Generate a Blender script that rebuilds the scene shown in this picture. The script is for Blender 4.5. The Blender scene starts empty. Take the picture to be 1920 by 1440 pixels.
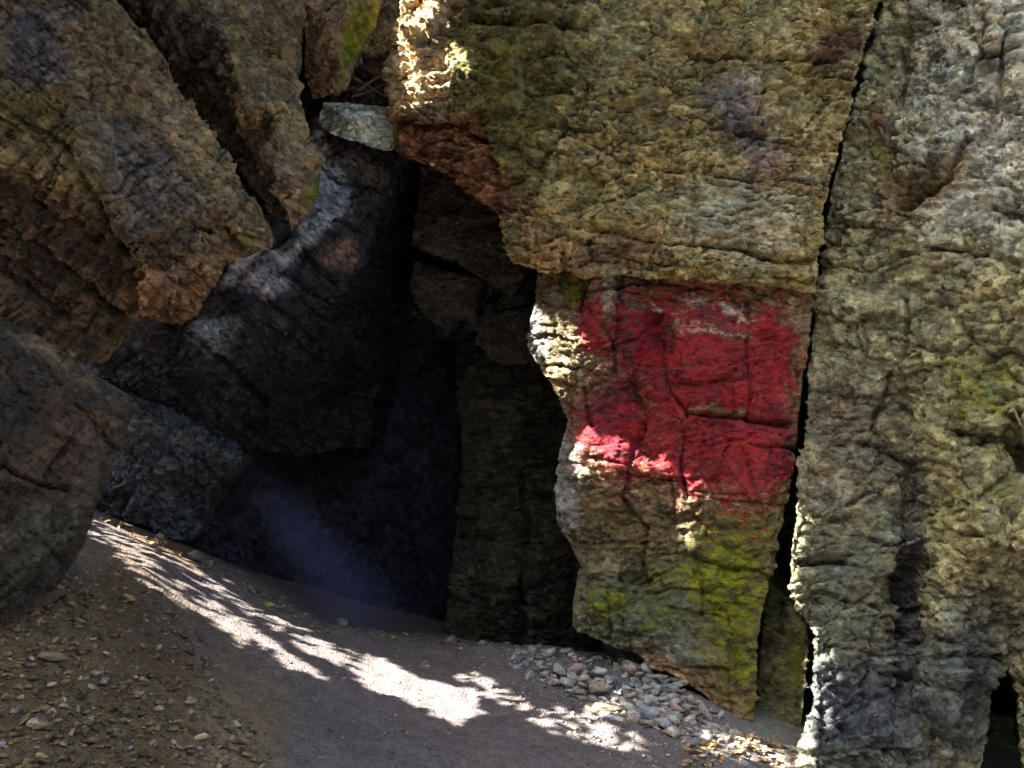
import bpy, math, random, time
import numpy as np
from mathutils import Vector
from mathutils.geometry import delaunay_2d_cdt
from mathutils.bvhtree import BVHTree
T0 = time.time()
random.seed(7); rng = np.random.default_rng(7)
sc = bpy.context.scene
C = sc.collection
F = 1844.0; CZ = 1.5
SUN = np.array([-0.58, -0.30, 0.76]); SUN /= np.linalg.norm(SUN)

def W(px, py, Y):
    return np.array([(px-960)/F*Y, Y, CZ-(py-720)/F*Y])
def PX(p):
    Y = np.maximum(p[:, 1], 0.3)
    return np.stack([p[:, 0]/Y*F+960, 720-(p[:, 2]-CZ)/Y*F], 1)

# ------------------------------------------------------------ noise
def h3(ix, iy, iz, s):
    h = (ix.astype(np.int64)*73856093) ^ (iy.astype(np.int64)*19349663) ^ (iz.astype(np.int64)*83492791) ^ (s*2654435761 & 0xffffffff)
    h &= 0xffffffff
    h = ((h ^ (h >> 16))*0x45d9f3b) & 0xffffffff
    h = ((h ^ (h >> 16))*0x45d9f3b) & 0xffffffff
    h ^= (h >> 16)
    return h
def vnoise(p, s=0):
    i = np.floor(p).astype(np.int64); f = p-i; f = f*f*(3-2*f)
    r = 0
    for a in (0, 1):
        wx = f[:, 0] if a else 1-f[:, 0]
        for b in (0, 1):
            wy = f[:, 1] if b else 1-f[:, 1]
            for c in (0, 1):
                wz = f[:, 2] if c else 1-f[:, 2]
                r = r+wx*wy*wz*(h3(i[:, 0]+a, i[:, 1]+b, i[:, 2]+c, s)/4294967295.0)
    return r*2-1
def fbm(p, o=4, s=0, g=0.5):
    r = 0; a = 1; n = 0
    for k in range(o):
        r = r+a*vnoise(p*(2**k)+k*17.3, s+k); n += a; a *= g
    return r/n
def facets(p, s=0, jit=0.9):
    """cells with a random tilt and height each: chipped rock faces. returns height, edge distance, cell random"""
    i = np.floor(p).astype(np.int64); N = len(p)
    d1 = np.full(N, 1e9); d2 = np.full(N, 1e9); best = np.zeros((N, 3)); bh = np.zeros(N, np.int64)
    for a in (-1, 0, 1):
        for b in (-1, 0, 1):
            for c in (-1, 0, 1):
                X, Y, Z = i[:, 0]+a, i[:, 1]+b, i[:, 2]+c
                h = h3(X, Y, Z, s)
                dx = X+0.5+jit*((h & 1023)/1023.0-0.5)-p[:, 0]
                dy = Y+0.5+jit*(((h >> 10) & 1023)/1023.0-0.5)-p[:, 1]
                dz = Z+0.5+jit*(((h >> 20) & 1023)/1023.0-0.5)-p[:, 2]
                d = dx*dx+dy*dy+dz*dz
                m = d < d1
                d2 = np.where(m, d1, np.minimum(d2, d))
                d1 = np.where(m, d, d1)
                best[m, 0] = -dx[m]; best[m, 1] = -dy[m]; best[m, 2] = -dz[m]; bh[m] = h[m]
    g = h3(bh, bh*0+1, bh*0+2, s+5)
    t = np.stack([(g & 1023)/511.5-1, ((g >> 10) & 1023)/511.5-1, ((g >> 20) & 1023)/511.5-1], 1)
    hc = (bh & 65535)/32767.5-1
    return hc*0.5+(t*best).sum(1)*0.9, np.sqrt(d2)-np.sqrt(d1), hc
def rotm(ay, az=0.0):
    a, b = math.radians(ay), math.radians(az)
    Ry = np.array([[math.cos(a), 0, math.sin(a)], [0, 1, 0], [-math.sin(a), 0, math.cos(a)]])
    Rz = np.array([[math.cos(b), -math.sin(b), 0], [math.sin(b), math.cos(b), 0], [0, 0, 1]])
    return Ry @ Rz
def sstep(x, a, b):
    t = np.clip((x-a)/(b-a), 0, 1); return t*t*(3-2*t)
def dpoly(q, pts):
    d = np.full(len(q), 1e9)
    pts = np.array(pts, float)
    if len(pts) == 1: return np.hypot(q[:, 0]-pts[0, 0], q[:, 1]-pts[0, 1])
    for a, b in zip(pts[:-1], pts[1:]):
        ab = b-a; L = (ab**2).sum()
        t = np.clip(((q-a) @ ab)/L, 0, 1)
        d = np.minimum(d, np.hypot(q[:, 0]-a[0]-t*ab[0], q[:, 1]-a[1]-t*ab[1]))
    return d
def inpoly(q, poly):
    r = np.zeros(len(q), bool); n = len(poly)
    for i in range(n):
        x1, y1 = poly[i]; x2, y2 = poly[(i+1) % n]
        if y1 == y2: continue
        c = ((y1 > q[:, 1]) != (y2 > q[:, 1])) & (q[:, 0] < (x2-x1)*(q[:, 1]-y1)/(y2-y1)+x1)
        r ^= c
    return r
def softpoly(q, poly, w):
    ins = inpoly(q, poly); d = dpoly(q, list(poly)+[poly[0]])
    return np.clip(0.5+np.where(ins, d, -d)/(2*w), 0, 1)

# ------------------------------------------------------------ properties
def tag(o, label=None, cat=None, group=None, kind=None):
    if label: o['label'] = label
    if cat: o['category'] = cat
    if group: o['group'] = group
    if kind: o['kind'] = kind
def mesh_obj(name, V, Fc, mat, parent=None, smooth=True, centre=True):
    V = np.asarray(V, float)
    c = np.array([V[:, 0].mean(), V[:, 1].mean(), V[:, 2].min()]) if centre else np.zeros(3)
    me = bpy.data.meshes.new(name)
    if isinstance(Fc, np.ndarray):
        nf, k = Fc.shape
        me.vertices.add(len(V)); me.vertices.foreach_set('co', (V-c).astype(np.float32).ravel())
        me.loops.add(nf*k); me.loops.foreach_set('vertex_index', Fc.astype(np.int32).ravel())
        me.polygons.add(nf); me.polygons.foreach_set('loop_start', (np.arange(nf)*k).astype(np.int32))
        me.update(calc_edges=True)
    else:
        me.from_pydata([tuple(v) for v in (V-c)], [], Fc)
    if smooth: me.polygons.foreach_set('use_smooth', np.ones(len(me.polygons), bool))
    me.materials.append(mat)
    o = bpy.data.objects.new(name, me); C.objects.link(o)
    o.location = c
    if parent: o.parent = parent; o.location = Vector(c)-parent.location
    return o

# ------------------------------------------------------------ materials
def nn(nt, t, **k):
    n = nt.nodes.new(t)
    for a, b in k.items():
        if a.startswith('i_'): n.inputs[a[2:].replace('_', ' ')].default_value = b
        else: setattr(n, a, b)
    return n
def mix(nt, fac, a, b, mode='MIX'):
    m = nt.nodes.new('ShaderNodeMix'); m.data_type = 'RGBA'; m.blend_type = mode
    for s, v in ((m.inputs[0], fac), (m.inputs[6], a), (m.inputs[7], b)):
        if hasattr(v, 'is_output'): nt.links.new(v, s)
        else: s.default_value = v
    return m.outputs[2]
def math_(nt, op, a, b=0.0, clamp=False):
    m = nt.nodes.new('ShaderNodeMath'); m.operation = op; m.use_clamp = clamp
    for s, v in zip(m.inputs, (a, b)):
        if hasattr(v, 'is_output'): nt.links.new(v, s)
        else: s.default_value = v
    return m.outputs[0]
def ramp(nt, src, lo, hi, a=0.0, b=1.0):
    m = nn(nt, 'ShaderNodeMapRange'); m.inputs[1].default_value = lo; m.inputs[2].default_value = hi
    m.inputs[3].default_value = a; m.inputs[4].default_value = b; nt.links.new(src, m.inputs[0]); return m.outputs[0]
def noise(nt, vec, sc_, det=4, rough=0.55, dist=0.0):
    n = nn(nt, 'ShaderNodeTexNoise'); n.inputs['Scale'].default_value = sc_; n.inputs['Detail'].default_value = det
    n.inputs['Roughness'].default_value = rough; n.inputs['Distortion'].default_value = dist
    nt.links.new(vec, n.inputs['Vector']); return n.outputs['Fac']

def rock_mat(name, tilt=12, stretch=3.0, bump=1.0, fine=1.0, sheen=0.85, vary=1.0, spec=0.3):
    m = bpy.data.materials.new(name); m.use_nodes = True; nt = m.node_tree; nt.nodes.clear()
    out = nn(nt, 'ShaderNodeOutputMaterial'); bs = nn(nt, 'ShaderNodeBsdfPrincipled')
    nt.links.new(bs.outputs[0], out.inputs[0]); bs.inputs['Roughness'].default_value = sheen
    bs.inputs['Specular IOR Level'].default_value = spec
    geo = nn(nt, 'ShaderNodeNewGeometry'); mp = nn(nt, 'ShaderNodeMapping')
    mp.inputs['Rotation'].default_value = (0, math.radians(-tilt), 0); nt.links.new(geo.outputs['Position'], mp.inputs[0])
    P = mp.outputs[0]
    ms = nn(nt, 'ShaderNodeMapping'); ms.inputs['Scale'].default_value = (1, 1, 1+0.55*(stretch-1)); nt.links.new(P, ms.inputs[0]); S = ms.outputs[0]
    col = nn(nt, 'ShaderNodeAttribute', attribute_name='tint').outputs['Color']
    msk = nn(nt, 'ShaderNodeAttribute', attribute_name='masks')
    sep = nn(nt, 'ShaderNodeSeparateColor'); nt.links.new(msk.outputs['Color'], sep.inputs[0])
    paint, moss, pale = sep.outputs[0], sep.outputs[1], sep.outputs[2]
    nA = noise(nt, P, 2.3, 6, 0.6); nB = noise(nt, S, 9, 6, 0.65, 0.2); nC = noise(nt, S, 34, 5, 0.7, 0.1); nD = noise(nt, P, 110, 3, 0.6)
    # natural mineral variation
    v1 = ramp(nt, nB, 0.3, 0.7, 1-0.5*vary, 1+0.5*vary); v2 = ramp(nt, nC, 0.3, 0.7, 1-0.42*vary, 1+0.45*vary)
    nz = nn(nt, 'ShaderNodeTexNoise'); nz.inputs['Scale'].default_value = 22; nz.inputs['Detail'].default_value = 2
    nt.links.new(S, nz.inputs['Vector']); sv = nn(nt, 'ShaderNodeVectorMath', operation='SCALE'); sv.inputs[3].default_value = 0.035
    wv = nn(nt, 'ShaderNodeVectorMath', operation='ADD'); nt.links.new(nz.outputs['Color'], sv.inputs[0]); nt.links.new(S, wv.inputs[0]); nt.links.new(sv.outputs[0], wv.inputs[1])
    def chips(scale):
        vo = nn(nt, 'ShaderNodeTexVoronoi', feature='F1'); vo.inputs['Scale'].default_value = scale; nt.links.new(wv.outputs[0], vo.inputs['Vector'])
        a = nn(nt, 'ShaderNodeVectorMath', operation='SUBTRACT'); nt.links.new(wv.outputs[0], a.inputs[0]); nt.links.new(vo.outputs['Position'], a.inputs[1])
        b = nn(nt, 'ShaderNodeVectorMath', operation='SUBTRACT'); nt.links.new(vo.outputs['Color'], b.inputs[0]); b.inputs[1].default_value = (0.5, 0.5, 0.5)
        d = nn(nt, 'ShaderNodeVectorMath', operation='DOT_PRODUCT'); nt.links.new(a.outputs[0], d.inputs[0]); nt.links.new(b.outputs[0], d.inputs[1])
        sp = nn(nt, 'ShaderNodeSeparateColor'); nt.links.new(vo.outputs['Color'], sp.inputs[0])
        return math_(nt, 'ADD', math_(nt, 'MULTIPLY', d.outputs['Value'], scale*1.6), math_(nt, 'MULTIPLY', sp.outputs[0], 0.5)), vo.outputs['Color'], sp.outputs[1]
    c1, k1, r1 = chips(11.0); c2, k2, r2 = chips(27.0)
    v = math_(nt, 'MULTIPLY', v1, v2)
    v = math_(nt, 'MULTIPLY', v, math_(nt, 'MULTIPLY', ramp(nt, r1, 0, 1, 1-0.3*vary, 1+0.3*vary), ramp(nt, r2, 0, 1, 1-0.35*vary, 1+0.35*vary)))
    vv = nn(nt, 'ShaderNodeCombineColor')
    for k in range(3): nt.links.new(v, vv.inputs[k])
    c = mix(nt, 1.0, col, vv.outputs[0], 'MULTIPLY')
    c = mix(nt, math_(nt, 'MULTIPLY', r1, 0.5), c, mix(nt, 1.0, c, (1.06, 0.99, 0.8, 1), 'MULTIPLY'))
    c = mix(nt, ramp(nt, nA, 0.52, 0.66, 0, 0.45), c, mix(nt, 1.0, c, (1.15, 0.93, 0.72, 1), 'MULTIPLY'))
    nE = noise(nt, P, 5.1, 5, 0.7); c = mix(nt, ramp(nt, nE, 0.54, 0.64, 0, 0.5), c, mix(nt, 1.0, c, (0.75, 0.9, 1.0, 1), 'MULTIPLY'))
    # lichen
    lf = math_(nt, 'MULTIPLY', ramp(nt, math_(nt, 'ADD', math_(nt, 'MULTIPLY', nC, 0.6), math_(nt, 'MULTIPLY', pale, 0.55)), 0.55, 0.72), 0.8)
    c = mix(nt, lf, c, (0.33, 0.36, 0.28, 1))
    # moss
    mf = math_(nt, 'ADD', moss, math_(nt, 'MULTIPLY', math_(nt, 'SUBTRACT', nC, 0.5), 1.7))
    mf = math_(nt, 'ADD', mf, math_(nt, 'MULTIPLY', math_(nt, 'SUBTRACT', nB, 0.5), 1.2))
    mf = math_(nt, 'MULTIPLY', ramp(nt, mf, 0.38, 0.8), ramp(nt, moss, 0.03, 0.2), True)
    mcol = mix(nt, ramp(nt, nB, 0.35, 0.65), (0.05, 0.085, 0.008, 1), (0.28, 0.29, 0.01, 1))
    c = mix(nt, mf, c, mcol)
    # paint
    pf = math_(nt, 'ADD', paint, math_(nt, 'MULTIPLY', math_(nt, 'SUBTRACT', nC, 0.5), 2.6))
    pf = math_(nt, 'ADD', pf, math_(nt, 'MULTIPLY', math_(nt, 'SUBTRACT', nB, 0.5), 1.6))
    pf = math_(nt, 'SUBTRACT', pf, math_(nt, 'MULTIPLY', ramp(nt, r2, 0.72, 0.8), 0.08))
    pf = math_(nt, 'MULTIPLY', math_(nt, 'MULTIPLY', ramp(nt, pf, 0.34, 0.66), 0.93), ramp(nt, paint, 0.03, 0.2))
    pcol = mix(nt, ramp(nt, nE, 0.4, 0.62), (0.34, 0.006, 0.018, 1), (0.11, 0.012, 0.028, 1))
    pcol = mix(nt, ramp(nt, nB, 0.35, 0.7, 0.0, 0.55), pcol, (0.42, 0.014, 0.012, 1))
    c = mix(nt, pf, c, pcol)
    nt.links.new(c, bs.inputs['Base Color'])
    hgt = math_(nt, 'ADD', math_(nt, 'MULTIPLY', c1, 1.3), math_(nt, 'MULTIPLY', c2, 0.75))
    hgt = math_(nt, 'ADD', hgt, math_(nt, 'MULTIPLY', nC, 0.4*fine))
    hgt = math_(nt, 'ADD', hgt, math_(nt, 'MULTIPLY', nD, 0.25*fine))
    hgt = math_(nt, 'ADD', hgt, math_(nt, 'MULTIPLY', mf, 0.12))
    b = nn(nt, 'ShaderNodeBump'); b.inputs['Strength'].default_value = 1.0; b.inputs['Distance'].default_value = 0.05*bump
    nt.links.new(hgt, b.inputs['Height']); nt.links.new(b.outputs[0], bs.inputs['Normal'])
    return m

def set_attrs(me, tint, masks):
    n = len(me.vertices)
    for nm, arr in (('tint', tint), ('masks', masks)):
        a = me.color_attributes.new(nm, 'FLOAT_COLOR', 'POINT')
        full = np.ones((n, 4), np.float32); full[:, :3] = arr
        a.data.foreach_set('color', full.ravel())

# ------------------------------------------------------------ rocks
BV = []
def ledges(q, ang, n, seed, L=(60, 420), dep=0.024, lip=0.009, wid=3.2):
    """short broken bedding ledges and joints: a proud lip above, a narrow groove under it"""
    rg = np.random.default_rng(seed); a = math.radians(ang); U = q[:, 0]*math.cos(a)+q[:, 1]*math.sin(a); Vv = -q[:, 0]*math.sin(a)+q[:, 1]*math.cos(a)
    d = np.zeros(len(q)); inb = (q[:, 0] > -60) & (q[:, 0] < 1980) & (q[:, 1] > -60) & (q[:, 1] < 1500)
    ii = np.nonzero(inb)[0]
    if not len(ii): return d
    U = U[ii]; Vv = Vv[ii]; dd = np.zeros(len(ii))
    for k in range(n):
        c = rg.integers(len(ii)); ln = L[0]*(L[1]/L[0])**rg.random()/2; uc, vc = U[c], Vv[c]; g = dep*(0.4+rg.random()); lp = lip*rg.random(); w_ = wid*(0.7+0.8*rg.random()); fw = 15+40*rg.random()
        m = np.nonzero((np.abs(U-uc) < ln) & (np.abs(Vv-vc) < 130))[0]
        if not len(m): continue
        xs_ = np.linspace(-ln, ln, max(4, int(ln/9))); f_ = vc+np.cumsum(rg.normal(size=len(xs_)))*2.2+rg.normal(size=len(xs_))*1.2; f_ -= f_[len(f_)//2]-vc
        sgn = Vv[m]-np.interp(U[m]-uc, xs_, f_); fade = sstep(ln-np.abs(U[m]-uc), 0, ln*0.35)
        dd[m] += fade*(np.where(sgn < 0, lp*np.exp(sgn/fw), -lp*0.6*np.exp(-sgn/fw))-g*np.exp(-((sgn-2)/w_)**2))
    d[ii] = dd
    return d
def rock(name, outline, interior=(), back=(0.0, 1.2, 0.0), vox=0.02, tilt=12, yaw=0, amp=(0.07, 0.03, 0.012), cell=(0.6, 0.22, 0.08), stretch=(1, 1, 2.2),
         cracks=(), bumps=(), tint=(0.2, 0.17, 0.11), zones=(), moss=(), paint=(), pale=(), mat=None, smooth=1, rough=0.05, seed=0, strata=0.02, led=0, taper=0.0, parent=None, keep=True):
    t = time.time()
    n = len(outline)
    pts = [W(*p) for p in outline]+[W(*p) for p in interior]
    pts2 = [Vector((p[0], p[1])) for p in outline]+[Vector((p[0], p[1])) for p in interior]
    co, _, fc, ov, _, _ = delaunay_2d_cdt(pts2, [], [list(range(n))], 1, 1e-6)
    idx = [o[0] for o in ov]
    V = [pts[i] for i in idx]; nv = len(V)
    cen = np.mean(V, 0)
    bk = np.array(back, float)
    Bk = [v+bk+(cen-v)*np.array([taper, 0.6, taper]) for v in V]
    inv = {i: k for k, i in enumerate(idx)}
    faces = [tuple(f) for f in fc]+[tuple(nv+i for i in reversed(f)) for f in fc]
    ring = [inv[i] for i in range(n)]
    for a, b in zip(ring, ring[1:]+ring[:1]): faces.append((b, a, nv+a, nv+b))
    me = bpy.data.meshes.new('t'); me.from_pydata([tuple(v) for v in V+Bk], [], faces)
    import bmesh
    bm = bmesh.new(); bm.from_mesh(me); bmesh.ops.recalc_face_normals(bm, faces=bm.faces); bm.to_mesh(me); bm.free()
    o = bpy.data.objects.new('t', me); C.objects.link(o)
    r = o.modifiers.new('r', 'REMESH'); r.mode = 'VOXEL'; r.voxel_size = vox; r.adaptivity = 0
    s = o.modifiers.new('s', 'SMOOTH'); s.factor = 0.5; s.iterations = smooth
    dg = bpy.context.evaluated_depsgraph_get(); ev = o.evaluated_get(dg); em = ev.to_mesh()
    N = len(em.vertices)
    P = np.empty(N*3, np.float32); em.vertices.foreach_get('co', P); P = P.reshape(-1, 3).astype(float)
    Nr = np.empty(N*3, np.float32); em.vertices.foreach_get('normal', Nr); Nr = Nr.reshape(-1, 3).astype(float)
    nf = len(em.polygons); ls = np.empty(len(em.loops), np.int32); em.loops.foreach_get('vertex_index', ls)
    lt = np.empty(nf, np.int32); em.polygons.foreach_get('loop_total', lt)
    quad = (lt == 4).all()
    ev.to_mesh_clear(); bpy.data.objects.remove(o)
    if not quad: raise RuntimeError('not quads '+name)
    Fq = ls.reshape(-1, 4)
    q = PX(P)
    # bedding frame
    R = rotm(tilt, yaw); L = P @ R.T+seed*3.17
    wob = np.stack([vnoise(L*3+9, 3), vnoise(L*3+31, 4), vnoise(L*3+57, 5)], 1)*0.03+np.stack([vnoise(L*11+9, 3), vnoise(L*11+31, 4), vnoise(L*11+57, 5)], 1)*0.012
    Lw = L+wob
    st = np.array(stretch)
    d = np.zeros(N); cellr = np.zeros(N); cell0 = np.zeros(N)
    vw = P-np.array([0, 0, CZ]); vw /= np.linalg.norm(vw, axis=1)[:, None]
    vis = ((Nr*vw).sum(1) < 0.45) & (q[:, 0] > -260) & (q[:, 0] < 2200) & (q[:, 1] > -260) & (q[:, 1] < 1700)
    am = list(amp)+[0.011 if vox < 0.02 else 0]; ce = list(cell)+[0.04]
    ok = (q[:, 0] > -1500) & (q[:, 0] < 3500)
    for k, (a, c) in enumerate(zip(am, ce)):
        if a <= 0: continue
        m = ok if k == 0 else vis
        h, e, cr = facets(Lw[m]*st/c, 11+k+seed)
        a = a*(0.6, 0.4, 0.65, 0.8)[k]
        d[m] += a*h*(1.0 if k < 2 else 0.6+0.8*sstep(vnoise(L[m]*2.1, 77), -0.5, 0.5))
        d[m] -= a*(0.7, 2.0, 2.2, 1.3)[k]*np.exp(-(e/max(0.05, 0.016/c))**2)*sstep(vnoise(L[m]*3.7+k*7, 78), -0.35, 0.4)
        if k == 1: cellr[m] = cr
        if k == 0: cell0[m] = cr
    d += rough*0.45*fbm(L*1.6, 3, 21)+rough*0.12*fbm(L*12, 4, 25, 0.6)
    # layered ledges along the bedding
    zz = Lw[:, 2]*9+fbm(L*1.5, 2, 33)*1.2
    saw = zz-np.floor(zz); d += strata*(sstep(saw, 0, 0.85)-sstep(saw, 0.85, 1.0)-0.5)*(0.5+vnoise(np.stack([np.floor(zz), L[:, 0]*1.5, L[:, 1]*1.5], 1), 41))
    zz = Lw[:, 2]*23+fbm(L*2.5, 2, 34)*2.0; saw = zz-np.floor(zz); d += strata*1.1*(sstep(saw, 0, 0.8)-sstep(saw, 0.8, 1.0)-0.5)*sstep(vnoise(np.stack([np.floor(zz)*0.7, L[:, 0]*2.5, L[:, 1]*2.5], 1), 42), -0.1, 0.5)
    qn = q+np.stack([fbm(P*4, 3, 61), fbm(P*4+40, 3, 62)], 1)*16
    if led:
        d += ledges(qn, tilt, led*2//3, 900+seed)+ledges(qn, tilt+78, led//2, 950+seed, (30, 160), 0.022, 0.008)
    for (pl, w, dep) in cracks:
        d -= dep*1.7*np.exp(-(dpoly(qn, pl)/(w*0.85))**2)
    for (pl, w, hh) in bumps:
        d += 0.7*hh*np.exp(-(dpoly(qn, pl)/w)**2)
    fc_ = np.clip(-(Nr*vw).sum(1)*2.2, 0, 1); d *= 0.35+0.65*fc_
    P2 = P+Nr*d[:, None]
    # colours
    big = fbm(L*1.1, 3, 91)
    col = np.tile(np.array(tint, float), (N, 1))
    qc = q+np.stack([fbm(P*3, 4, 71), fbm(P*3+40, 4, 72)], 1)*42
    for (poly, w, cc) in zones:
        f = (softpoly(qc, poly, w) if len(poly) > 2 else np.exp(-(dpoly(qc, poly)/w)**2))[:, None]
        col = col*(1-f)+np.array(cc)*f
    col *= (1+0.22*cellr+0.1*cell0+0.18*big)[:, None]
    warm = vnoise(np.stack([cellr*50, cellr*9, cellr*3], 1), 5)
    col *= np.stack([1+0.07*warm, 1+0*warm, 1-0.1*warm], 1)
    mk = np.zeros((N, 3))
    qp = q+np.stack([fbm(P*5, 4, 81), fbm(P*5+40, 4, 82)], 1)*26
    for ch, lst in ((0, paint), (1, moss), (2, pale)):
        for (poly, w, v) in lst:
            f = softpoly(qp, poly, w) if len(poly) > 2 else np.exp(-(dpoly(qp, poly)/w)**2)
            mk[:, ch] = mk[:, ch]*(1-f)+v*f if v < 0.3 and ch == 0 else np.maximum(mk[:, ch], v*f)
    ob = mesh_obj(name, P2, Fq, mat, parent)
    set_attrs(ob.data, np.clip(col, 0.005, 1), mk)
    if keep: BV.append((P2, Fq))
    print('rock', name, N, round(time.time()-t, 1))
    return ob

M_wall = rock_mat('limestone_wall', 12, 2.5)
M_left = rock_mat('brown_rock', 38, 3.0, 1.0, 1.2)
M_dark = rock_mat('dark_slate', 38, 3.0, 0.8, 1.0, 0.6, 1.0, 0.25)
M_right = rock_mat('grey_cliff', 10, 1.6, 1.1, 1.2)
M_stone = rock_mat('stone_chip', 0, 1.0, 0.5, 0.8, 0.85, 0.7)

TAN = (0.32, 0.272, 0.113); OLV = (0.26, 0.21, 0.085); GRY = (0.31, 0.32, 0.25); BRN = (0.24, 0.135, 0.07); PNK = (0.3, 0.2, 0.15); DGR = (0.1, 0.11, 0.1)

# upper wall block
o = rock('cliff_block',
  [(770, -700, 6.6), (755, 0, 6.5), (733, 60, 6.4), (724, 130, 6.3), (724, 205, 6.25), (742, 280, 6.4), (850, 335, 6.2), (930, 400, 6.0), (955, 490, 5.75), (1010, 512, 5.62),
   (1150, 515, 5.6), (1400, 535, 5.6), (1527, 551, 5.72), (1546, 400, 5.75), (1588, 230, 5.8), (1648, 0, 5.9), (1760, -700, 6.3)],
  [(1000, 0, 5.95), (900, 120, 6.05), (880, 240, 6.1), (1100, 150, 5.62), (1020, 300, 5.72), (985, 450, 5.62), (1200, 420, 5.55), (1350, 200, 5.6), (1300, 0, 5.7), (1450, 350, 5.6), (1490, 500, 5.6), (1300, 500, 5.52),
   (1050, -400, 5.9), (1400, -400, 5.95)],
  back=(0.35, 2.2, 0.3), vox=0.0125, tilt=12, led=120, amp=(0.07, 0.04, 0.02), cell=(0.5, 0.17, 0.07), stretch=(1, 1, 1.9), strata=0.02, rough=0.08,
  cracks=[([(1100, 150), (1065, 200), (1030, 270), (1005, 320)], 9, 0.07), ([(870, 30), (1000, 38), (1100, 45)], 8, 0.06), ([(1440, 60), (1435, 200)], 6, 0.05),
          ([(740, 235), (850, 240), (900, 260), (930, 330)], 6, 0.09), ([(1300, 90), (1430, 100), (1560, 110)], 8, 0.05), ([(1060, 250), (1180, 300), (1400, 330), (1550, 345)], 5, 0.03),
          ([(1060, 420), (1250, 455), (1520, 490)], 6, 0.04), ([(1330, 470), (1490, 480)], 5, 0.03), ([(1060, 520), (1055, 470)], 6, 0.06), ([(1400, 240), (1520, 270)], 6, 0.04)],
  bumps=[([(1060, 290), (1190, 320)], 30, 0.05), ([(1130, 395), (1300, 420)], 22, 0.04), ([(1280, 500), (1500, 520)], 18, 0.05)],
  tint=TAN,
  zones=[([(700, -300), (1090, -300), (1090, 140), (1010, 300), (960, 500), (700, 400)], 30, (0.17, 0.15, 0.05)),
         ([(725, -100), (860, -100), (850, 200), (725, 205)], 14, (0.42, 0.3, 0.16)), ([(730, 205), (900, 215), (960, 380), (940, 420), (830, 340), (740, 290)], 14, (0.21, 0.1, 0.045)),  # corner zone: orange-brown rock, painted paler so its sun patch looks brighter
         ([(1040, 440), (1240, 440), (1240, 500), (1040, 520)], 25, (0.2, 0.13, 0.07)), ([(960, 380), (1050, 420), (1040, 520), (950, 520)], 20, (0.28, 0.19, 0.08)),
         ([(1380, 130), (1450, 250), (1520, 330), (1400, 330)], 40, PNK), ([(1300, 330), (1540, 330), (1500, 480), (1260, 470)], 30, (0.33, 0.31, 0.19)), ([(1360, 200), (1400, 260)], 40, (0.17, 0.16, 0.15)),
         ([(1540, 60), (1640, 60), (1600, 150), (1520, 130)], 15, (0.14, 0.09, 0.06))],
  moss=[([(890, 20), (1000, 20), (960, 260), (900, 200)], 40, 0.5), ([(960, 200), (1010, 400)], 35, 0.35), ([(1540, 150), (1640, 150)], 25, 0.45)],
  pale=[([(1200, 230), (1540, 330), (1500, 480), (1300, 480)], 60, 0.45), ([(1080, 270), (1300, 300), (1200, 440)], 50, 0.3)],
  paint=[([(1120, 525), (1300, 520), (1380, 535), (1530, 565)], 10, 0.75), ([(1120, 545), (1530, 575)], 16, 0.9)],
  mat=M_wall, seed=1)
tag(o, 'huge tan and olive upper cliff block overhanging the red painted pillar', 'cliff')

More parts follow.
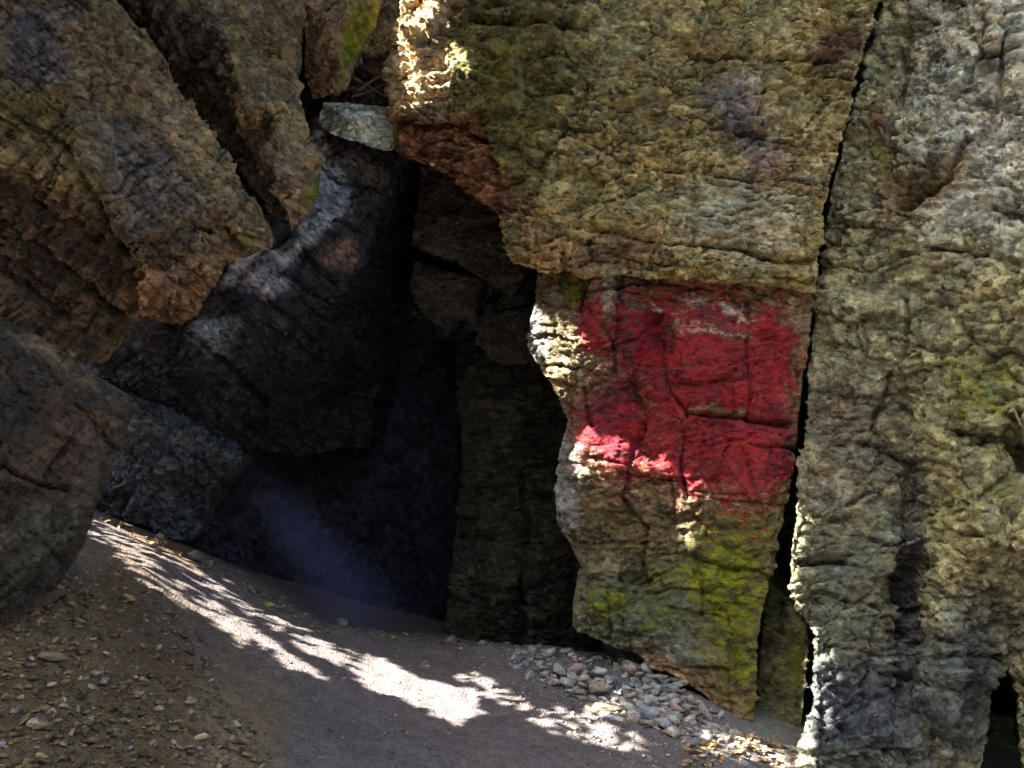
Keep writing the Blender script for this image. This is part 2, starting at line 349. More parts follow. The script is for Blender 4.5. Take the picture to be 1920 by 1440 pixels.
# red painted pillar
RED = [(1160, 545), (1250, 520), (1400, 545), (1500, 560), (1525, 600), (1500, 760), (1480, 860), (1470, 940), (1430, 985), (1370, 955), (1300, 930), (1180, 905), (1100, 850), (1070, 790), (1170, 720), (1110, 650), (1120, 585)]
o = rock('rock_pillar',
  [(1012, 480, 5.9), (1000, 560, 5.95), (985, 650, 6.0), (1032, 725, 5.95), (1062, 790, 5.9), (1042, 880, 5.9), (1042, 980, 5.9), (1080, 1050, 5.9), (1072, 1180, 5.8), (1200, 1240, 5.65), (1310, 1300, 5.5), (1412, 1400, 5.3),
   (1422, 1200, 5.5), (1444, 1090, 5.6), (1474, 960, 5.7), (1493, 850, 5.75), (1509, 700, 5.8), (1526, 560, 5.8), (1520, 480, 5.8)],
  [(1060, 560, 5.75), (1080, 660, 5.78), (1140, 540, 5.72), (1150, 640, 5.74), (1180, 760, 5.84), (1250, 620, 5.8), (1270, 600, 5.7), (1400, 620, 5.66), (1290, 760, 5.68), (1420, 780, 5.68), (1100, 850, 5.74), (1200, 880, 5.72),
   (1090, 960, 5.8), (1290, 930, 5.66), (1430, 930, 5.64), (1180, 1040, 5.85), (1300, 1060, 5.72), (1380, 1100, 5.6), (1120, 1130, 5.6), (1260, 1180, 5.72), (1380, 1250, 5.45), (1250, 1245, 5.55)],
  back=(0.2, 1.5, 0), vox=0.0115, tilt=8, led=60, amp=(0.05, 0.022, 0.012), cell=(0.5, 0.2, 0.065), stretch=(1, 1, 1.3), strata=0.018, rough=0.05,
  cracks=[([(1240, 600), (1252, 720), (1290, 790), (1275, 870), (1290, 940)], 4, 0.03), ([(1405, 570), (1410, 800)], 5, 0.03), ([(1260, 718), (1400, 718)], 4, 0.02), ([(1290, 780), (1490, 800)], 6, 0.05),
          ([(1195, 700), (1200, 780), (1180, 900), (1170, 940), (1215, 1000), (1205, 1080)], 6, 0.035), ([(1160, 520), (1165, 600), (1150, 700)], 5, 0.035), ([(1170, 890), (1285, 900)], 4, 0.03),
          ([(1230, 610), (1200, 690)], 9, 0.02), ([(1040, 1050), (1130, 1070), (1210, 1090)], 9, 0.07), ([(1090, 1215), (1200, 1235), (1290, 1250)], 6, 0.05), ([(1090, 730), (1110, 800)], 6, 0.03),
          ([(1400, 860), (1430, 960)], 5, 0.02), ([(1100, 520), (1090, 580)], 6, 0.05)],
  bumps=[([(1270, 590), (1480, 610)], 9, 0.03), ([(1120, 1140), (1180, 1170)], 40, 0.06), ([(1130, 560)], 25, 0.04)],
  tint=(0.21, 0.165, 0.085),
  zones=[([(1130, 590), (1245, 600), (1225, 780), (1200, 890), (1070, 840), (1080, 770), (1150, 720)], 30, (0.15, 0.035, 0.035)), ([(1270, 606), (1420, 640)], 13, (0.5, 0.44, 0.34)), ([(1300, 565), (1420, 605)], 13, (0.5, 0.44, 0.34)), ([(1190, 572), (1240, 578)], 9, (0.45, 0.38, 0.3)), ([(1040, 960), (1200, 940), (1200, 1060), (1060, 1060)], 30, (0.16, 0.13, 0.07)), ([(1060, 1070), (1300, 1060), (1300, 1240), (1060, 1240)], 30, (0.15, 0.16, 0.11)),
         ([(1220, 1220), (1400, 1300), (1420, 1400), (1200, 1260)], 20, (0.25, 0.17, 0.09)), ([(1030, 850), (1075, 830), (1085, 960), (1050, 1020)], 15, (0.22, 0.23, 0.22)), ([(1110, 520), (1150, 520), (1150, 570), (1110, 590)], 10, (0.34, 0.36, 0.27)),
         ([(980, 590), (1020, 590), (1030, 680), (980, 680)], 10, (0.22, 0.23, 0.2))],
  moss=[([(1040, 520), (1095, 520), (1090, 590), (1050, 590)], 12, 0.75), ([(1300, 960), (1475, 940), (1435, 1380), (1340, 1290), (1250, 1100)], 75, 0.82), ([(1075, 1070), (1200, 1080), (1180, 1190), (1080, 1170)], 50, 0.8), ([(1180, 1020), (1330, 1000), (1330, 1200), (1150, 1200)], 60, 0.55),
        ([(1100, 1200), (1300, 1160)], 30, 0.5), ([(1180, 980), (1240, 1060)], 40, 0.35)],
  paint=[([(1120, 530), (1500, 550), (1510, 900), (1430, 1010), (1280, 960), (1070, 870), (1060, 760), (1130, 700)], 90, 0.6), (RED, 65, 0.85), ([(1260, 580), (1490, 600), (1480, 900), (1290, 920)], 50, 1.35), ([(1080, 570), (1140, 560), (1140, 680), (1090, 670)], 14, 0.8), ([(1270, 605), (1340, 610), (1420, 640)], 12, 0.05), ([(1290, 560), (1340, 575), (1420, 610)], 10, 0.05), ([(1190, 575), (1240, 575)], 7, 0.1), ([(1440, 540), (1460, 560)], 8, 0.15), ([(1290, 765), (1400, 770)], 10, 0.2), ([(1490, 580), (1520, 640)], 22, 0.2), ([(1180, 600), (1170, 700), (1190, 780)], 22, 0.28)],
  pale=[([(1170, 560), (1500, 600)], 30, 0.5)],
  mat=M_wall, seed=2)
tag(o, 'cracked rock pillar painted bright red, with yellow moss down its lower half', 'rock pillar')

# right cliff with the grey column
o = rock('cliff_column',
  [(1790, -700, 6.4), (1660, 0, 6.05), (1600, 190, 5.95), (1560, 340, 5.95), (1536, 500, 5.95), (1530, 570, 5.9), (1512, 740, 5.75), (1490, 950, 5.36), (1476, 1060, 5.28), (1484, 1140, 5.22), (1526, 1190, 5.1), (1522, 1300, 4.95), (1503, 1440, 4.8), (1500, 1620, 4.8),
   (1800, 1620, 4.9), (1850, 1420, 5.05), (1862, 1270, 5.2), (1890, 1250, 5.3), (1902, 1320, 5.2), (1925, 1500, 5.0), (2500, 1500, 4.7), (2500, -700, 5.6)],
  [(1700, 0, 5.85), (1720, 150, 5.75), (1640, 300, 5.8), (1620, 500, 5.7), (1570, 560, 5.72), (1600, 750, 5.6), (1560, 1000, 5.3), (1700, 780, 5.55), (1700, 900, 5.52), (1705, 1100, 5.4), (1640, 1100, 5.2), (1690, 1300, 5.15), (1640, 1400, 4.85),
   (1760, 50, 5.6), (1850, 0, 5.35), (1800, 200, 5.4), (1920, 200, 5.25), (1760, 400, 5.4), (1800, 600, 5.3), (1730, 650, 5.35), (1920, 500, 5.05), (1920, 800, 4.95), (1800, 850, 5.1), (1900, 820, 5.3), (1760, 1100, 5.1), (1860, 1000, 5.0), (1920, 1100, 5.15), (1800, 1300, 4.95), (1750, 1400, 4.9),
   (1740, 800, 5.3), (1735, 1000, 5.25), (2100, 400, 4.8), (2200, 1000, 4.7)],
  back=(0.9, 1.8, 0), vox=0.0135, tilt=10, led=130, amp=(0.08, 0.04, 0.02), cell=(0.45, 0.19, 0.08), stretch=(1, 1, 1.5), strata=0.025, rough=0.1,
  cracks=[([(1700, 0), (1695, 150), (1670, 260), (1620, 380)], 7, 0.07), ([(1705, 560), (1640, 800), (1700, 880), (1705, 1000), (1690, 1200)], 6, 0.05), ([(1700, 880), (1702, 1200), (1690, 1440)], 22, 0.04), ([(1530, 505), (1640, 500), (1760, 470), (1920, 490)], 7, 0.03),
          ([(1500, 1050), (1580, 1055)], 8, 0.07), ([(1530, 960), (1700, 1000)], 5, 0.03), ([(1530, 1110), (1660, 1140)], 5, 0.03), ([(1890, 60), (1870, 200)], 6, 0.05), ([(1680, 380), (1780, 330), (1820, 260)], 10, 0.07),
          ([(1850, 380), (1920, 400)], 6, 0.06), ([(1900, 780), (1895, 840), (1920, 870)], 18, 0.1), ([(1870, 1000), (1920, 940)], 12, 0.08), ([(1740, 100), (1730, 200), (1650, 330)], 7, 0.05)],
  bumps=[([(1700, 310), (1760, 290), (1810, 280)], 30, 0.09), ([(1650, 430), (1700, 440)], 25, 0.07), ([(1770, 1300), (1790, 1150)], 50, 0.07), ([(1900, 1120)], 40, 0.1)],
  tint=(0.27, 0.262, 0.14),
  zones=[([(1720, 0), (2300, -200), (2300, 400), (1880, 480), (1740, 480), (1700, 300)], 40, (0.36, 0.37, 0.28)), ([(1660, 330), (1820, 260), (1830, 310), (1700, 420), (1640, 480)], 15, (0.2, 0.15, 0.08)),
         ([(1500, 980), (1690, 980), (1690, 1440), (1500, 1440)], 50, (0.13, 0.14, 0.09)), ([(1700, 860), (1740, 860), (1730, 1300), (1680, 1440)], 14, (0.09, 0.09, 0.085)), ([(1700, 1200), (1900, 1100), (1900, 1440), (1600, 1440)], 50, (0.075, 0.085, 0.075)),  # narrow dark strip paints the shadow line down the column's right side
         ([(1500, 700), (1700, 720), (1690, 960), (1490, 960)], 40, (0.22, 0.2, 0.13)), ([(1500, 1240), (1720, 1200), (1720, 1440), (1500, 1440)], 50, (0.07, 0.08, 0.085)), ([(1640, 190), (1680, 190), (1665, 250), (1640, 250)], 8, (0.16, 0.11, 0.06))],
  moss=[([(1740, 650), (1920, 640), (1920, 800), (1780, 800)], 55, 0.62), ([(1760, 960), (1900, 900)], 60, 0.45), ([(1600, 1420), (1750, 1380)], 30, 0.3), ([(1630, 265), (1640, 285)], 18, 0.6), ([(1700, 500), (1920, 430)], 30, 0.3)],
  pale=[([(1540, 560), (1760, 560), (1700, 900), (1520, 760)], 50, 0.3), ([(1740, 900), (1900, 840), (1900, 1060), (1750, 1060)], 50, 0.35), ([(1720, 0), (1920, 0), (1920, 640), (1740, 640)], 70, 0.42)],
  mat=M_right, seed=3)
tag(o, 'tall rough grey green cliff column filling the right side, right of the long crack', 'cliff')

# wedge block in the crack
o = rock('wedge_block', [(1440, 1090, 6.0), (1480, 1130, 5.9), (1518, 1190, 5.75), (1512, 1300, 5.6), (1495, 1450, 5.4), (1425, 1450, 5.5), (1415, 1350, 5.7), (1425, 1200, 5.9)], [(1470, 1200, 5.8), (1465, 1350, 5.55)],
  back=(0.2, 1.0, 0), vox=0.015, tilt=8, amp=(0.03, 0.02, 0.01), cell=(0.5, 0.2, 0.07), tint=(0.13, 0.13, 0.06), moss=[([(1480, 1180), (1510, 1200), (1505, 1300), (1480, 1280)], 14, 0.7)], mat=M_wall, seed=4)
tag(o, 'dark mossy wedge of rock jammed low in the crack right of the red pillar', 'rock')
o = rock('crack_backing', [(1500, -700, 7.0), (1420, 1400, 7.0), (1620, 1400, 7.0), (1900, -700, 7.0)], back=(0, 1.0, 0), vox=0.04, amp=(0.06, 0.03, 0), tint=(0.1, 0.1, 0.08), mat=M_wall, seed=5)
o.name = 'inner_rock'; tag(o, 'dark rock face deep inside the long crack between pillar and right cliff', 'rock')

# --- left side
BR = (0.18, 0.132, 0.066)
o = rock('tilted_boulder',
  [(-120, -260, 4.9), (-170, 100, 4.6), (-170, 350, 4.6), (-130, 500, 4.9), (0, 600, 5.0), (90, 655, 5.1), (190, 685, 5.2), (245, 640, 5.25), (250, 600, 5.1), (350, 607, 5.15), (390, 560, 5.1), (425, 500, 5.1), (512, 465, 5.2), (515, 440, 5.25), (430, 310, 5.15), (420, 290, 5.2), (325, 170, 5.1), (310, 110, 5.1), (215, 0, 5.0), (120, -200, 5.2)],
  [(0, 0, 4.55), (100, 60, 4.6), (250, 180, 4.75), (370, 330, 4.85), (440, 420, 4.95), (0, 130, 4.45), (130, 220, 4.45), (210, 380, 4.55), (250, 490, 4.65), (0, 290, 4.5), (100, 370, 4.6), (230, 500, 4.85), (0, 360, 4.7), (100, 500, 4.85), (290, 540, 4.75), (380, 480, 4.8), (0, 480, 4.85), (-80, 100, 4.5), (-90, 330, 4.5)],
  back=(-0.5, 1.35, 0.5), vox=0.012, tilt=37, led=90, amp=(0.07, 0.03, 0.014), cell=(0.5, 0.17, 0.06), stretch=(0.8, 1, 2.8), strata=0.02, rough=0.06,
  cracks=[([(0, 200), (130, 290), (240, 500)], 7, 0.04), ([(0, 345), (130, 430), (240, 500)], 8, 0.06), ([(0, 420), (150, 540), (230, 600)], 7, 0.05), ([(0, 520), (120, 600)], 8, 0.05), ([(250, 500), (255, 590)], 7, 0.05), ([(420, 490), (470, 410)], 8, 0.03), ([(380, 420), (500, 460)], 7, 0.04)],
  bumps=[([(150, 20), (300, 150), (420, 320)], 22, 0.05), ([(0, 290), (120, 340)], 18, 0.05), ([(300, 560)], 40, 0.05)],
  tint=BR, zones=[([(0, 0), (120, 0), (130, 150), (0, 150)], 25, (0.13, 0.12, 0.12)), ([(150, 220), (330, 260), (400, 400), (250, 480)], 40, (0.13, 0.11, 0.09)), ([(-400, 330), (0, 320), (240, 500), (230, 690), (-400, 600)], 25, (0.1, 0.075, 0.05)),
                  ([(250, 500), (420, 480), (350, 610), (240, 600)], 12, (0.25, 0.15, 0.08)), ([(0, 130), (130, 250), (230, 340), (0, 270)], 20, (0.15, 0.13, 0.06)), ([(300, 150), (430, 310), (500, 450), (420, 400), (290, 190)], 16, (0.3, 0.22, 0.11)), ([(0, 280), (80, 310), (140, 350)], 14, (0.3, 0.21, 0.08))],
  moss=[([(0, 160), (130, 250)], 40, 0.3), ([(150, 430), (240, 480)], 20, 0.35), ([(420, 450), (510, 460)], 15, 0.4), ([(200, 620), (240, 640)], 18, 0.4), ([(0, 530), (50, 540)], 18, 0.4)], mat=M_left, seed=6)
tag(o, 'massive brown layered boulder tilting down from the top left corner', 'boulder')

o = rock('hanging_boulder',
  [(130, -170, 5.9), (225, 0, 5.6), (330, 160, 5.7), (430, 290, 5.75), (500, 400, 5.7), (545, 437, 5.6), (580, 410, 5.65), (602, 370, 5.75), (596, 300, 5.9), (580, 240, 6.0), (560, 170, 6.1), (575, -10, 6.2), (520, -130, 6.5)],
  [(420, 60, 5.35), (460, 200, 5.35), (520, 330, 5.4), (540, 400, 5.45), (530, 200, 5.55), (350, -60, 5.6)],
  back=(-0.4, 1.4, 0.6), vox=0.015, tilt=52, led=40, amp=(0.08, 0.03, 0.014), cell=(0.5, 0.18, 0.06), stretch=(0.8, 1, 2.2), strata=0.02, rough=0.07,
  cracks=[([(380, 80), (440, 260), (500, 380)], 8, 0.05), ([(520, 60), (540, 180), (590, 290)], 8, 0.04), ([(530, 340), (515, 420)], 6, 0.05)], bumps=[([(490, 140), (560, 260), (590, 330)], 25, 0.05)],
  tint=(0.19, 0.143, 0.073), zones=[([(225, 0), (400, 0), (430, 200), (380, 230)], 25, (0.1, 0.085, 0.06)), ([(490, 140), (600, 260), (600, 330), (530, 260)], 18, (0.33, 0.25, 0.12)), ([(440, 260), (520, 300), (510, 390), (440, 330)], 18, (0.17, 0.125, 0.08)), ([(530, 320), (590, 310), (570, 420), (520, 410)], 15, (0.3, 0.19, 0.1))],
  moss=[([(590, 330), (600, 380)], 18, 0.6)], mat=M_left, seed=7)
tag(o, 'pointed brown boulder wedged right of the massive tilted one', 'boulder')

o = rock('mossy_boulder', [(600, -90, 6.7), (572, 0, 6.2), (570, 120, 6.2), (585, 188, 6.2), (630, 180, 6.15), (655, 160, 6.2), (672, 110, 6.3), (708, 50, 6.4), (716, 0, 6.5), (700, -80, 6.8)], [(620, 60, 6.0), (640, 120, 6.05), (660, 0, 6.1)],
  back=(-0.2, 1.0, 0.4), vox=0.016, tilt=50, amp=(0.05, 0.025, 0.012), cell=(0.5, 0.18, 0.06), strata=0.02, tint=(0.23, 0.16, 0.085), zones=[([(580, 100), (650, 110), (640, 190), (580, 190)], 14, (0.17, 0.1, 0.06))],
  moss=[([(660, 0), (716, 0), (700, 60), (650, 150), (630, 180), (640, 110)], 16, 0.9)], mat=M_left, seed=8)
tag(o, 'brown boulder with green moss on its right edge, above the pale chockstone', 'boulder')

o = rock('rounded_boulder', [(-150, 560, 3.55), (-180, 850, 3.45), (-150, 1150, 3.4), (-60, 1220, 3.38), (0, 1185, 3.45), (60, 1145, 3.55), (118, 1095, 3.62), (158, 1035, 3.66), (192, 930, 3.7), (222, 850, 3.72), (254, 764, 3.74), (238, 738, 3.74), (140, 672, 3.68), (60, 628, 3.62), (0, 598, 3.6)],
  [(20, 665, 3.42), (110, 720, 3.5), (215, 785, 3.64), (150, 900, 3.55), (110, 1010, 3.5), (30, 1100, 3.4), (20, 870, 3.37), (-90, 880, 3.3)],
  back=(-0.27, 0.6, 0.02), vox=0.011, tilt=48, led=8, smooth=0, amp=(0.03, 0.012, 0.006), cell=(0.5, 0.16, 0.05), stretch=(0.6, 1, 2.4), strata=0.014, rough=0.04,
  cracks=[([(0, 880), (60, 905), (120, 925)], 4, 0.03)], bumps=[([(10, 618), (140, 690), (225, 770)], 12, 0.015)],
  tint=(0.046, 0.036, 0.026), zones=[([(0, 620), (140, 690), (225, 765), (180, 740), (60, 670)], 12, (0.12, 0.095, 0.05)), ([(100, 740), (220, 780), (150, 900), (60, 860)], 25, (0.075, 0.05, 0.032)), ([(0, 1000), (150, 950), (100, 1100), (0, 1160)], 25, (0.055, 0.06, 0.04))],
  moss=[([(40, 1020), (60, 1060)], 25, 0.35)], mat=M_left, seed=9)
tag(o, 'dark smooth rounded boulder resting on the gravel bank at the left edge', 'boulder')

# leaning slab
BLU = (0.13, 0.14, 0.17)
o = rock('leaning_slab',
  [(560, 150, 6.9), (600, 200, 6.8), (680, 240, 6.75), (752, 285, 6.75), (800, 300, 7.6), (770, 430, 7.7), (740, 560, 7.7), (715, 700, 7.6), (690, 840, 7.4), (560, 860, 7.2), (430, 835, 6.75), (320, 775, 6.5), (180, 700, 6.3), (60, 640, 6.3), (60, 500, 6.2), (330, 400, 6.3)],
  [(720, 380, 6.7), (700, 430, 6.7), (655, 530, 6.6), (590, 620, 6.55), (480, 700, 6.5), (560, 300, 6.5), (600, 420, 6.45), (440, 500, 6.2), (350, 610, 6.15), (520, 580, 6.35), (600, 760, 7.2), (300, 700, 6.3)],
  back=(0.1, 1.2, 0.1), vox=0.017, tilt=38, led=70, amp=(0.06, 0.03, 0.013), cell=(0.55, 0.2, 0.07), stretch=(0.8, 1, 2.2), strata=0.03, rough=0.05,
  cracks=[([(600, 300), (640, 340), (710, 360)], 6, 0.05), ([(560, 440), (640, 530)], 6, 0.05), ([(640, 420), (690, 440)], 5, 0.04), ([(300, 610), (420, 680), (500, 760)], 7, 0.05), ([(430, 500), (560, 600)], 5, 0.03), ([(660, 370), (640, 420)], 5, 0.04)],
  bumps=[([(650, 370), (610, 420), (560, 450)], 16, 0.03)],
  tint=(0.03, 0.03, 0.038), zones=[([(430, 470), (560, 450), (530, 520), (430, 530)], 14, (0.2, 0.21, 0.25)), ([(595, 220), (640, 320), (600, 420), (570, 380)], 12, (0.24, 0.26, 0.31)), ([(602, 255), (612, 320)], 11, (0.5, 0.55, 0.62)), ([(604, 345), (645, 372)], 9, (0.5, 0.55, 0.62)), ([(640, 370), (600, 402)], 8, (0.5, 0.55, 0.62)), ([(585, 395), (552, 440)], 9, (0.5, 0.55, 0.62)), ([(436, 490), (468, 474)], 8, (0.5, 0.55, 0.62)), ([(430, 520), (455, 510)], 6, (0.5, 0.55, 0.62)), ([(480, 510), (500, 545)], 7, (0.5, 0.55, 0.62)), ([(385, 600), (425, 622)], 8, (0.5, 0.55, 0.62)), ([(500, 465), (520, 475)], 6, (0.5, 0.55, 0.62)), ([(590, 230), (620, 330), (660, 360), (600, 440), (530, 460), (600, 380)], 12, (0.3, 0.34, 0.4)), ([(430, 480), (540, 530), (500, 560), (420, 520)], 14, (0.3, 0.3, 0.36)), ([(370, 590), (440, 600), (430, 660), (370, 630)], 14, (0.22, 0.27, 0.32)), ([(630, 260), (730, 320), (700, 360), (620, 310)], 10, (0.09, 0.08, 0.075)),  # bluish-white strokes are glints painted on the slab's front face
                   ([(600, 470), (660, 450), (650, 520)], 10, (0.2, 0.14, 0.11)), ([(720, 400), (660, 540), (480, 720), (430, 840), (740, 840), (800, 300)], 20, (0.014, 0.015, 0.019))],  # last zone paints the shade on the slab's right side and underside
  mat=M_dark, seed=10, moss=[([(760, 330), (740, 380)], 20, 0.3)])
tag(o, 'dark bluish slab leaning across the cave mouth below the brown boulders', 'rock slab')

o = rock('chockstone', [(604, 190, 6.5), (660, 192, 6.5), (733, 202, 6.5), (747, 238, 6.5), (738, 262, 6.5), (720, 283, 6.5), (680, 270, 6.5), (615, 250, 6.5), (593, 232, 6.5)], [(660, 230, 6.3)], back=(0.05, 0.5, 0.12), vox=0.011, tilt=10, amp=(0.03, 0.015, 0.01), cell=(0.4, 0.14, 0.05), rough=0.03,
  tint=(0.56, 0.65, 0.58), pale=[([(600, 190), (740, 200), (730, 280), (600, 260)], 40, 0.3)], mat=M_wall, seed=11)
tag(o, 'pale grey green chockstone bridging boulder and cliff at the top of the gap', 'stone')

for nm, pts, lab, s, tn in (
   ('gap_rock', [(650, 130, 7.2), (735, 90, 7.2), (760, 130, 7.2), (740, 200, 7.2), (640, 195, 7.1)], 'dark brown rock lying in the gap just above the pale chockstone', 12, (0.1, 0.075, 0.06)),
   ('gap_rock', [(690, 20, 7.6), (790, -30, 7.6), (790, 70, 7.6), (730, 105, 7.5), (670, 110, 7.5)], 'grey streaked rock high in the narrow gap beside the sunlit cliff corner', 13, (0.2, 0.2, 0.19)),
   ('gap_rock', [(640, -400, 8.2), (1000, -400, 8.2), (950, 250, 8.0), (640, 250, 8.0)], 'shadowed rock face closing the back of the gap at the top', 14, (0.12, 0.11, 0.1))):
    o = rock(nm, pts, back=(0, 0.6, 0), vox=0.02, tilt=-25, amp=(0.06, 0.035, 0.015), cell=(0.4, 0.12, 0.05), strata=0.03, tint=tn, mat=M_dark, seed=s)
    tag(o, lab, 'rock')

o = rock('grey_bank_rock', [(150, 700, 6.5), (235, 735, 6.35), (330, 775, 6.45), (430, 838, 6.5), (425, 870, 6.5), (370, 930, 6.6), (345, 1020, 6.6), (240, 980, 6.4), (100, 960, 6.4), (100, 760, 6.4)], [(260, 790, 6.2), (380, 860, 6.25), (260, 900, 6.2)],
  back=(0, 1.0, 0), vox=0.015, tilt=38, led=20, amp=(0.04, 0.03, 0.02), cell=(0.4, 0.15, 0.06), strata=0.02, rough=0.05, tint=(0.06, 0.07, 0.09),
  zones=[([(235, 740), (330, 780), (425, 835), (400, 860), (300, 820), (240, 770)], 8, (0.11, 0.11, 0.11))], moss=[([(390, 840), (425, 850)], 12, 0.5)], mat=M_dark, seed=15)
tag(o, 'rough blue grey rock on the bank between rounded boulder and cave', 'rock')

# --- cave
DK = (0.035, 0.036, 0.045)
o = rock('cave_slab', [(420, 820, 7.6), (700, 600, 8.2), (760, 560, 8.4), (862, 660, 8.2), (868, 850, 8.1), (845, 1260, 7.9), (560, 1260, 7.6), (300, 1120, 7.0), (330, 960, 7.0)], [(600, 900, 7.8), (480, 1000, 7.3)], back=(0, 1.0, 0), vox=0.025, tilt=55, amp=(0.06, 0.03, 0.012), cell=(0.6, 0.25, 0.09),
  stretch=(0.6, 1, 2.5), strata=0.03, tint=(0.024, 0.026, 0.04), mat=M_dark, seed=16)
tag(o, 'smooth dark slab forming the left inner wall of the cave', 'rock slab')
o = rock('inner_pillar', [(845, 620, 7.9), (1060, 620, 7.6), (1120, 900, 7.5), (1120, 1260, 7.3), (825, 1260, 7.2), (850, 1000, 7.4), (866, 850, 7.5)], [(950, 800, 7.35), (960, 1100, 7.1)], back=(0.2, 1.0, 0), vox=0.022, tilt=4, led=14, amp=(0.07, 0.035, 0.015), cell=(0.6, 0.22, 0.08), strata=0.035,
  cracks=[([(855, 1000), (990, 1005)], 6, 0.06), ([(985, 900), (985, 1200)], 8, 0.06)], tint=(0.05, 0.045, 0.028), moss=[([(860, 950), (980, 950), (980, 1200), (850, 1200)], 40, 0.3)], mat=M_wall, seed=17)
tag(o, 'dim mossy upright pillar standing inside the cave', 'rock pillar')
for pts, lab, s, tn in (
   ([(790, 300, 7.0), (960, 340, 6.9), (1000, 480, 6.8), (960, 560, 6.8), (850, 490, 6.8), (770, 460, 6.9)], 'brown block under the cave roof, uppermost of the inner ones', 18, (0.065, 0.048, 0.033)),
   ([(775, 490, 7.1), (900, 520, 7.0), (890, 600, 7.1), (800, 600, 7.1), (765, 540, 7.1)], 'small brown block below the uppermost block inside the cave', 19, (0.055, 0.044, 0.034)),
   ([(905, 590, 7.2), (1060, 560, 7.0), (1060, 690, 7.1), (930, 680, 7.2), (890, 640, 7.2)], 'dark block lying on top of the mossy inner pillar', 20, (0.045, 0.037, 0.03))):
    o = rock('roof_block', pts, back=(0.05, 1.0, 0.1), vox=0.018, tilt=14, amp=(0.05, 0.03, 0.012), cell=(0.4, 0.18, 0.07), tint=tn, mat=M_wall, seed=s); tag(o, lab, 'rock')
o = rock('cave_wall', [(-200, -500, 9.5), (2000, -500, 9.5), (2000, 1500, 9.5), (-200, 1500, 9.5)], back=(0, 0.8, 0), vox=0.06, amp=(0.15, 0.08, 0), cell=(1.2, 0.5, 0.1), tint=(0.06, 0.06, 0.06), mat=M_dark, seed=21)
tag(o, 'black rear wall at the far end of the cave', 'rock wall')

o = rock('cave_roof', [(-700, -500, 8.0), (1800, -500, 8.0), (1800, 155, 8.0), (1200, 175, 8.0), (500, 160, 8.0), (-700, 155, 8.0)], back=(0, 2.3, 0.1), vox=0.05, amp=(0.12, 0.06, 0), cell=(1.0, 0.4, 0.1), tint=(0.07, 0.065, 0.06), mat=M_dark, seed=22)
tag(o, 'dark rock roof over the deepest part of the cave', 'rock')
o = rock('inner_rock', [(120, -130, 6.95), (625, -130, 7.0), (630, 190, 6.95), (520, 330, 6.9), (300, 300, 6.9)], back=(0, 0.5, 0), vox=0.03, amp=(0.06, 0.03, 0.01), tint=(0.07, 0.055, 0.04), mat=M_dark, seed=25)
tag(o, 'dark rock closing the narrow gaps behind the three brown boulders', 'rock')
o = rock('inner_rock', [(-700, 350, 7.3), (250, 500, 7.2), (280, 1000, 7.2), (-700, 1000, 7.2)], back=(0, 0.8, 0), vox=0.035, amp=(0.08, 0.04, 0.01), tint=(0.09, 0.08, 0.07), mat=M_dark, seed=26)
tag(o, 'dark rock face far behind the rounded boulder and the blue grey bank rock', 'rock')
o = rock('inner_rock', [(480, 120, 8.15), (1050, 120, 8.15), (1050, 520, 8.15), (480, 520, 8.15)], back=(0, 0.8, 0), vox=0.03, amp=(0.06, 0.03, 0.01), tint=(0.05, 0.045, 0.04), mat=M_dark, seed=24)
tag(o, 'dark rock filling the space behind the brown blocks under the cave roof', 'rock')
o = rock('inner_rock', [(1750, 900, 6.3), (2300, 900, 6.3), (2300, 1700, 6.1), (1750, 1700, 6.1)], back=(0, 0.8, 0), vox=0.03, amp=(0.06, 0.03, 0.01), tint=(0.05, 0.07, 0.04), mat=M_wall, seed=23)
tag(o, 'dark green rock deep in the low hollow at the bottom right corner', 'rock')
print('rocks done', time.time()-T0)
#GROUND
# ------------------------------------------------------------ ground
gp = [(-300, 960, 6.2), (0, 930, 6.2), (170, 962, 6.2), (300, 1010, 6.25), (420, 1062, 6.3), (520, 1130, 6.35), (600, 1168, 6.4), (720, 1188, 6.4), (830, 1203, 6.4), (960, 1212, 6.3), (1075, 1225, 6.0), (1200, 1250, 5.7), (1300, 1310, 5.4), (1412, 1385, 5.15), (1500, 1438, 4.95),
      (-300, 1250, 3.4), (0, 1170, 3.5), (60, 1140, 3.6), (150, 1060, 4.05), (260, 1060, 5.1), (400, 1180, 5.0), (0, 1440, 2.95), (300, 1440, 3.4), (600, 1440, 3.9), (960, 1440, 4.2), (1300, 1440, 4.6), (700, 1300, 4.9), (300, 1250, 4.3), (1000, 1340, 4.9), (1200, 1390, 4.8),
      (500, 1300, 4.5), (850, 1250, 5.7)]
G = np.array([W(*p) for p in gp])
extra = np.array([[-4, 1.5, 0.9], [-2, 0, 0.2], [0, 0, -0.1], [2, 0, -0.2], [4, 0, -0.2], [2.2, 3, -0.55], [4, 4, -0.8], [2.4, 5, -0.75], [0, 2, -0.1], [-6, 5, 1.4], [-6, 8, 1.4], [-2.2, 7.3, 0.2], [-1.2, 7.3, -0.25], [0, 7.3, -0.45], [0.6, 7.3, -0.5], [0, 9, -0.6], [3, 8, -0.8], [-3, 9, 0.5],
                  [-6, -5, 0.3], [0, -5, 0], [6, -5, 0], [7, 3, -0.8]], float)
G = np.vstack([G, extra])
def tps_fit(P):
    n = len(P); d = np.hypot(P[:, None, 0]-P[None, :, 0], P[:, None, 1]-P[None, :, 1])
    K = d*1.0; A = np.zeros((n+3, n+3)); A[:n, :n] = K+np.eye(n)*-0.02; A[:n, n] = 1; A[:n, n+1:] = P[:, :2]; A[n, :n] = 1; A[n+1:, :n] = P[:, :2].T
    return np.linalg.solve(A, np.concatenate([P[:, 2], np.zeros(3)]))
wG = tps_fit(G)
